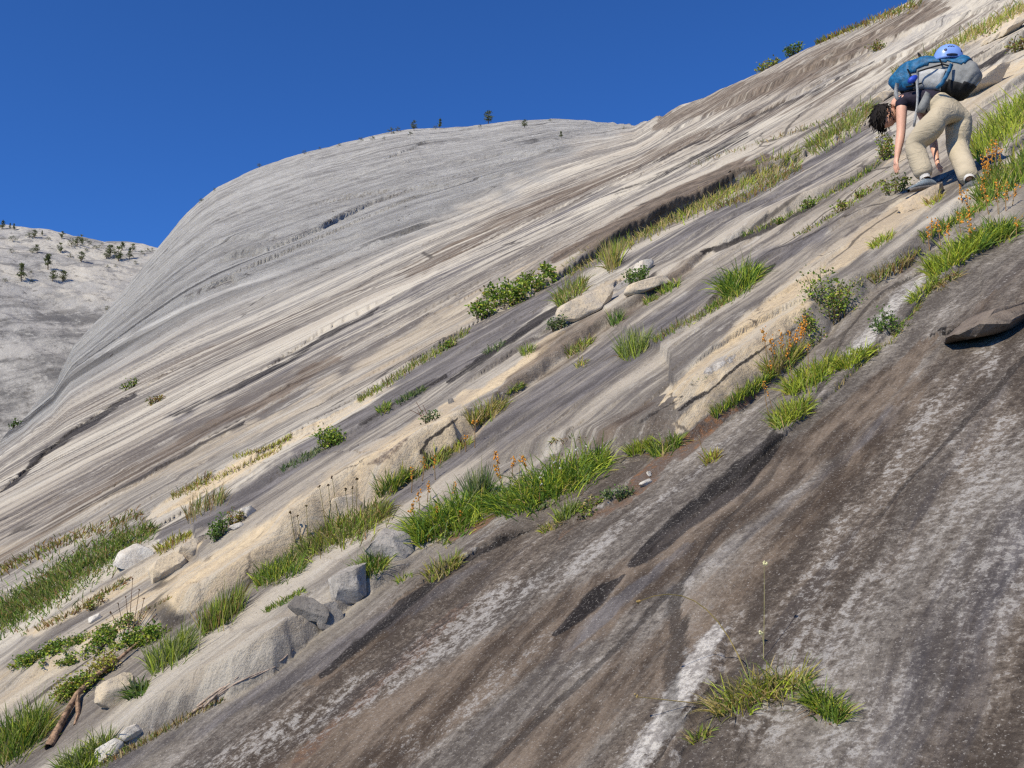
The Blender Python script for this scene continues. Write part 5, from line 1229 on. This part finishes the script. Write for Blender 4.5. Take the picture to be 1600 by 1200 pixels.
# hair: swept back into a bun at the nape
bm = bmesh.new(); bmesh.ops.create_uvsphere(bm, u_segments=40, v_segments=30, radius=1.0)
kill = []
for v in bm.verts:
    x, y, z = v.co
    edge = .18 + .50 * max(0, z) - .55 * max(0, -z) ** .8
    if x > edge + .02: kill.append(v)
    g = 1 + .04 * math.sin(34 * math.atan2(y, z) + 5 * x) 
    v.co = HEAD + face * (x * .118 * g - .010) + lat * (y * .094 * g) + hd_ax * (z * .134 * g)
bmesh.ops.delete(bm, geom=kill, context='VERTS')
me = bpy.data.meshes.new('hair'); bm.to_mesh(me); bm.free(); hair = add_obj('hair', me, M_HAIR, person)
BUN = HEAD - face * .105 - hd_ax * .045
ball('hair_bun', BUN, (face, lat, hd_ax), (.042, .048, .045), M_HAIR, hair)
s = Soup()                                                   # loose strands
for k in range(420):
    a = R.uniform(0, 6.283); z = R.uniform(-.75, .95); q = math.sqrt(max(0, 1 - z * z)); x, y = q * math.cos(a), q * math.sin(a)
    if x > .55: continue
    p = HEAD + face * (x * .119 - .010) + lat * (y * .095) + hd_ax * (z * .135)
    s.blade(p, (p - HEAD).normalized() * .35 + Vector((R.gauss(0, .3), R.gauss(0, .3), -.8)), R.uniform(.02, .06), .010, .25, (.012, .009, .007))
for k in range(70):
    d = Vector((R.gauss(0, 1), R.gauss(0, 1), R.gauss(0, 1))).normalized(); s.blade(BUN + d * .036, d + Vector((0, 0, -.4)), R.uniform(.02, .05), .007, .3, (.012, .009, .007))
st_ = link_mesh('strands', s.V, s.F, M_HAIR, None); st_.parent = hair      # the hair mesh stands at the world's origin
# shoes: sole and upper lofted along the foot
M_SOLE = plain('shoe_sole', (.13, .12, .115), .8, 60, .3); M_UP = plain('shoe_upper', (.17, .205, .235), .7, 70, .35, .5, .006); M_UPD = plain('shoe_upper_dark', (.10, .105, .11), .7, 70, .4, .5, .006)
M_SOCK = plain('sock', (.55, .53, .50), .9, 90, .2)
def shoe(ankle, toe_dir, upn, mupper):
    f = toe_dir.normalized(); u = (upn - f * upn.dot(f)).normalized(); l = u.cross(f)
    heel = ankle - u * .095 - f * .062
    secs = [(0.0, .030, .060), (.03, .034, .085), (.07, .036, .100), (.11, .038, .088), (.15, .043, .070), (.19, .047, .056), (.23, .042, .046), (.262, .026, .034), (.275, .012, .020)]
    out = []
    for name, lo, zf, material in (('sole', -.002, None, M_SOLE), ('upper', .018, 1, mupper)):
        Vv = []; n = 14
        for (t, w, h) in secs:
            for j in range(n):
                th = 2 * math.pi * j / n; cx_, cz = math.cos(th), math.sin(th)
                if zf: zz = lo + (h - lo) * (.5 + .5 * cz); ww = w * (1 - .45 * max(0, cz) ** 2) * abs(cx_) ** .7 * (1 if cx_ > 0 else -1)
                else: zz = .010 + .014 * (1 if cz > 0 else -1) * abs(cz) ** .4; ww = (w + .005) * abs(cx_) ** .5 * (1 if cx_ > 0 else -1)
                Vv.append(heel + f * t + l * ww + u * zz)
        Fv = [(i * n + j, i * n + (j + 1) % n, (i + 1) * n + (j + 1) % n, (i + 1) * n + j) for i in range(len(secs) - 1) for j in range(n)]
        Fv += [(0, 2 * j, 2 * j + 1, 2 * j + 2) if 2 * j + 2 < n else (0, 2 * j, 2 * j + 1, 0) for j in range(1, n // 2)]
        o = link_mesh('shoe' if name == 'upper' else 'sole', [tuple(v - person.location) for v in Vv], Fv[:-1], material, person if name == 'upper' else None); out.append(o)
    sole, up = out; sole.parent = up
    # laces and ankle opening
    s = Soup()
    for k in range(4):
        q = heel + f * (.105 + .025 * k) + u * (.092 - .012 * k); s.stem([q - l * .022 - u * .006, q + u * .004, q + l * .022 - u * .006], .0035, .0035, (.5, .5, .5), 4)
    lc = link_mesh('laces', [tuple(Vector(v) - person.location) for v in s.V], s.F, M_SOCK, None); lc.parent = up
    return up
Ls = shoe(L_ANK + Vector((.01, 0, .005)), Vector((-.93, -.25, -.22)), Vector((-.25, -.1, 1)), M_UP); Ls['label'] = 'light blue grey left approach shoe'
Rs = shoe(R_ANK + Vector((.01, 0, -.01)), Vector((.62, -.62, -.12)), Vector((-.1, -.1, 1)), M_UPD); Rs['label'] = 'dark grey right approach shoe'
for A, K in ((L_ANK, L_KNE), (R_ANK, R_KNE)):
    s = Soup(); s.stem([A - (K - A) * .02, A + (K - A) * .10], .042, .046, (1, 1, 1), 12); so = link_mesh('sock', [tuple(Vector(v) - person.location) for v in s.V], s.F, M_SOCK, person)

# backpack: a fat loft along the back
M_PG = plain('pack_grey', (.22, .225, .225), .75, 24, .14, .5, .012); M_PB = plain('pack_blue', (.008, .105, .235), .6, 30, .35, .6, .012, .4); M_PK = plain('pack_black', (.014, .014, .016), .85, 50, .3); M_PL = plain('pack_light_grey', (.42, .43, .44), .75, 24, .12, .5, .01)
M_CORD = plain('strap_grey', (.34, .35, .36), .8, 60, .2)
pack = empty('backpack', J(1460, 118, .30)); tag(pack, 'large blue and grey trekking backpack on the bent climber\'s back', 'backpack'); bpy.context.view_layer.update()
AXP = [(1396, 138, 9, .58), (1401, 133, 17, .56), (1412, 128, 24, .53), (1430, 122, 28, .47), (1450, 119, 31, .41), (1472, 119, 33, .34), (1494, 122, 34, .27), (1508, 127, 32, .22), (1517, 131, 27, .19), (1522, 134, 19, .175), (1525, 136, .5, .17)]
def interp_ax(t):
    t = t * (len(AXP) - 1); i = min(int(t), len(AXP) - 2); f = t - i
    return [a + (b - a) * f for a, b in zip(AXP[i], AXP[i + 1])]
NS, NA = 46, 48
ring = []
for i in range(NS):
    X, Y, r, dy = interp_ax(i / (NS - 1)); c = J(X, Y, dy); R1 = r * KPX * .93
    X2, Y2, _, d2 = interp_ax(min(1, i / (NS - 1) + .02)); X1, Y1, _, d1 = interp_ax(max(0, i / (NS - 1) - .02))
    t = (J(X2, Y2, d2) - J(X1, Y1, d1)).normalized(); up = (Vector((.10, -.10, 1)) - t * t.dot(Vector((.10, -.10, 1)))).normalized(); sd_ = t.cross(up)      # sd_: towards the viewer side
    if sd_.y > 0: sd_ = -sd_
    row = []
    for j in range(NA):
        th = 2 * math.pi * j / NA; cx_, cz = math.cos(th), math.sin(th)
        e = .72; ww = abs(cx_) ** e * (1 if cx_ > 0 else -1); zz = abs(cz) ** e * (1 if cz > 0 else -1)
        bul = 1 + .05 * math.sin(3 * th + i * .35) * (cz > -.2) + .03 * math.sin(i * 1.1 + th * 2)
        row.append(c + sd_ * (ww * R1 * .92 * bul) + up * (zz * R1 * bul))
    ring.append(row)
def pack_part(name, pred, material, off=0.0, parent=pack):
    idx = {}; Vv = []; Fv = []
    def vid(i, j):
        j %= NA
        if (i, j) not in idx:
            X, Y, r, dy = interp_ax(i / (NS - 1)); c = J(X, Y, dy); q = ring[i][j]; idx[(i, j)] = len(Vv); Vv.append(q + (q - c).normalized() * off - pack.location)
        return idx[(i, j)]
    for i in range(NS - 1):
        for j in range(NA):
            if pred((i + .5) / (NS - 1), ((j + .5) / NA * 360 + 180) % 360 - 180): Fv.append((vid(i, j), vid(i, j + 1), vid(i + 1, j + 1), vid(i + 1, j)))
    o = link_mesh(name, [tuple(v) for v in Vv], Fv, material, parent)
    if off:
        sm = o.modifiers.new('solid', 'SOLIDIFY'); sm.thickness = .008; sm.offset = 0
    return o
# angles: 0 faces the viewer, 90 up, -90 down to the back of the climber
pack_part('main_body', lambda t, a: True, M_PG)
pack_part('lid', lambda t, a: t < .30 and a > -62, M_PB, .008)
pack_part('blue_panel', lambda t, a: .30 <= t < .66 and (a > 2 + (t - .30) * 70), M_PB, .006)
pack_part('side_pocket', lambda t, a: .36 < t < .56 and -60 < a < 0, M_PL, .012)
pack_part('black_base', lambda t, a: t > .52 and -150 < a < -22 + (t - .52) * 40, M_PK, .007)
pack_part('back_padding', lambda t, a: .1 < t < .6 and -150 < a < -62, M_PK, .01)
pack_part('bottom_cap', lambda t, a: t > .945, M_PL, .004)
def webbing(name, px, w, material, parent, off=.012):
    P = [J(X, Y, d) for X, Y, d in px]; Vv = []; n = len(P)
    for k, p in enumerate(P):
        t = (P[min(k + 1, n - 1)] - P[max(k - 1, 0)]).normalized(); s_ = t.cross(fwd).normalized() * w * .5; b = fwd * -.003
        Vv += [p - s_ + b, p + s_ + b, p + s_ - b, p - s_ - b]
    Fv = []
    for k in range(n - 1):
        for j in range(4): Fv.append((k * 4 + j, k * 4 + (j + 1) % 4, k * 4 + 4 + (j + 1) % 4, k * 4 + 4 + j))
    Fv += [(0, 1, 2, 3), (n * 4 - 4, n * 4 - 3, n * 4 - 2, n * 4 - 1)]
    return link_mesh(name, [tuple(v - parent.location) for v in Vv], Fv, material, parent)
webbing('blue_stripe', [(1487, 100, .115), (1483, 110, .09), (1478, 120, .085), (1472, 130, .09), (1464, 138, .11)], .034, M_PB, pack)
webbing('hanging_strap', [(1434, 112, .24), (1433, 130, .22), (1434, 150, .22), (1433, 168, .22), (1430, 184, .21), (1428, 198, .22)], .022, M_CORD, pack)
webbing('shoulder_strap', [(1402, 130, .36), (1400, 142, .35), (1401, 152, .36), (1408, 160, .36)], .035, M_CORD, pack)
webbing('compression_strap', [(1434, 112, .25), (1446, 108, .22), (1460, 104, .19), (1475, 100, .16)], .014, M_PK, pack)
webbing('compression_strap', [(1416, 136, .32), (1428, 134, .28), (1440, 130, .24)], .014, M_PK, pack)
webbing('hip_belt', [(1452, 146, .20), (1446, 158, .17), (1441, 168, .17), (1438, 176, .19)], .075, M_PG, pack)
webbing('lid_strap', [(1418, 108, .33), (1424, 120, .28), (1430, 132, .26)], .014, M_PK, pack)
webbing('haul_loop', [(1440, 90, .42), (1436, 84, .42), (1434, 82, .42), (1437, 92, .42)], .008, M_PK, pack)
ball('blue_stuff_bag', J(1426, 124, .24), (Vector((.8, 0, .6)), Vector((0, 1, 0)), Vector((-.6, 0, .8))), (.055, .03, .03), plain('bag_blue', (.02, .06, .42), .5, 30, .3), pack)

# helmet strapped on top of the pack
M_HEL = plain('helmet_blue', (.20, .33, .72), .28, 8, .06, .05, .002, .5); M_VENT = plain('helmet_vent', (.03, .04, .08), .5, 30, .2)
hc = J(1482, 91, .28)
hel = empty('climbing_helmet', hc); tag(hel, 'light blue climbing helmet strapped on top of the backpack', 'helmet'); bpy.context.view_layer.update()
hu = Vector((.05, -.25, 1)).normalized(); hx = Vector((1, .1, -.12)); hx = (hx - hu * hx.dot(hu)).normalized(); hy = hu.cross(hx)
HR = (.128, .108, .122)
Vv = []; Fv = []; nu, nv = 36, 14
for i in range(nv + 1):
    el = math.radians(-8 + 98 * i / nv)
    for j in range(nu):
        th = 2 * math.pi * j / nu; rim = 1 + .05 * (1 - smooth(-8, 4, math.degrees(el))); dip = -.10 * (math.cos(2 * th) * .5 + .5) * (1 - i / nv) ** 3
        c_ = math.cos(el) * rim
        Vv.append(hx * (HR[0] * c_ * math.cos(th)) + hy * (HR[1] * c_ * math.sin(th)) + hu * (HR[2] * (math.sin(el) + dip)))
for i in range(nv):
    for j in range(nu): Fv.append((i * nu + j, i * nu + (j + 1) % nu, (i + 1) * nu + (j + 1) % nu, (i + 1) * nu + j))
sh = link_mesh('shell', [tuple(v) for v in Vv], Fv, M_HEL, hel); sm = sh.modifiers.new('solid', 'SOLIDIFY'); sm.thickness = .012
def on_shell(th, el, r, name, material, flat=.25):
    th, el = math.radians(th), math.radians(el); n = hx * math.cos(el) * math.cos(th) + hy * math.cos(el) * math.sin(th) + hu * math.sin(el)
    p = hx * (HR[0] * math.cos(el) * math.cos(th)) + hy * (HR[1] * math.cos(el) * math.sin(th)) + hu * (HR[2] * math.sin(el))
    u = n.cross(hu).normalized(); w = u.cross(n); bm = bmesh.new(); bmesh.ops.create_uvsphere(bm, u_segments=14, v_segments=8, radius=1.0)
    for v in bm.verts: v.co = p + u * (v.co.x * r[0]) + w * (v.co.y * r[1]) + n * (v.co.z * r[0] * flat)
    me = bpy.data.meshes.new(name); bm.to_mesh(me); bm.free(); o = add_obj(name, me, material); o.parent = hel; return o
for th in (-50, -128, 130, 50): on_shell(th, 24, (.014, .014), 'vent_ring', M_VENT)
for k in range(5): on_shell(-118 + k * 7, 42 + (k % 2) * 3, (.0065, .008), 'logo_mark', M_VENT)
on_shell(-100, 2, (.05, .012), 'headband', M_VENT, .4)
webbing('chin_strap', [(1468, 92, .18), (1472, 100, .16), (1484, 103, .15), (1496, 96, .18)], .014, M_PK, hel)
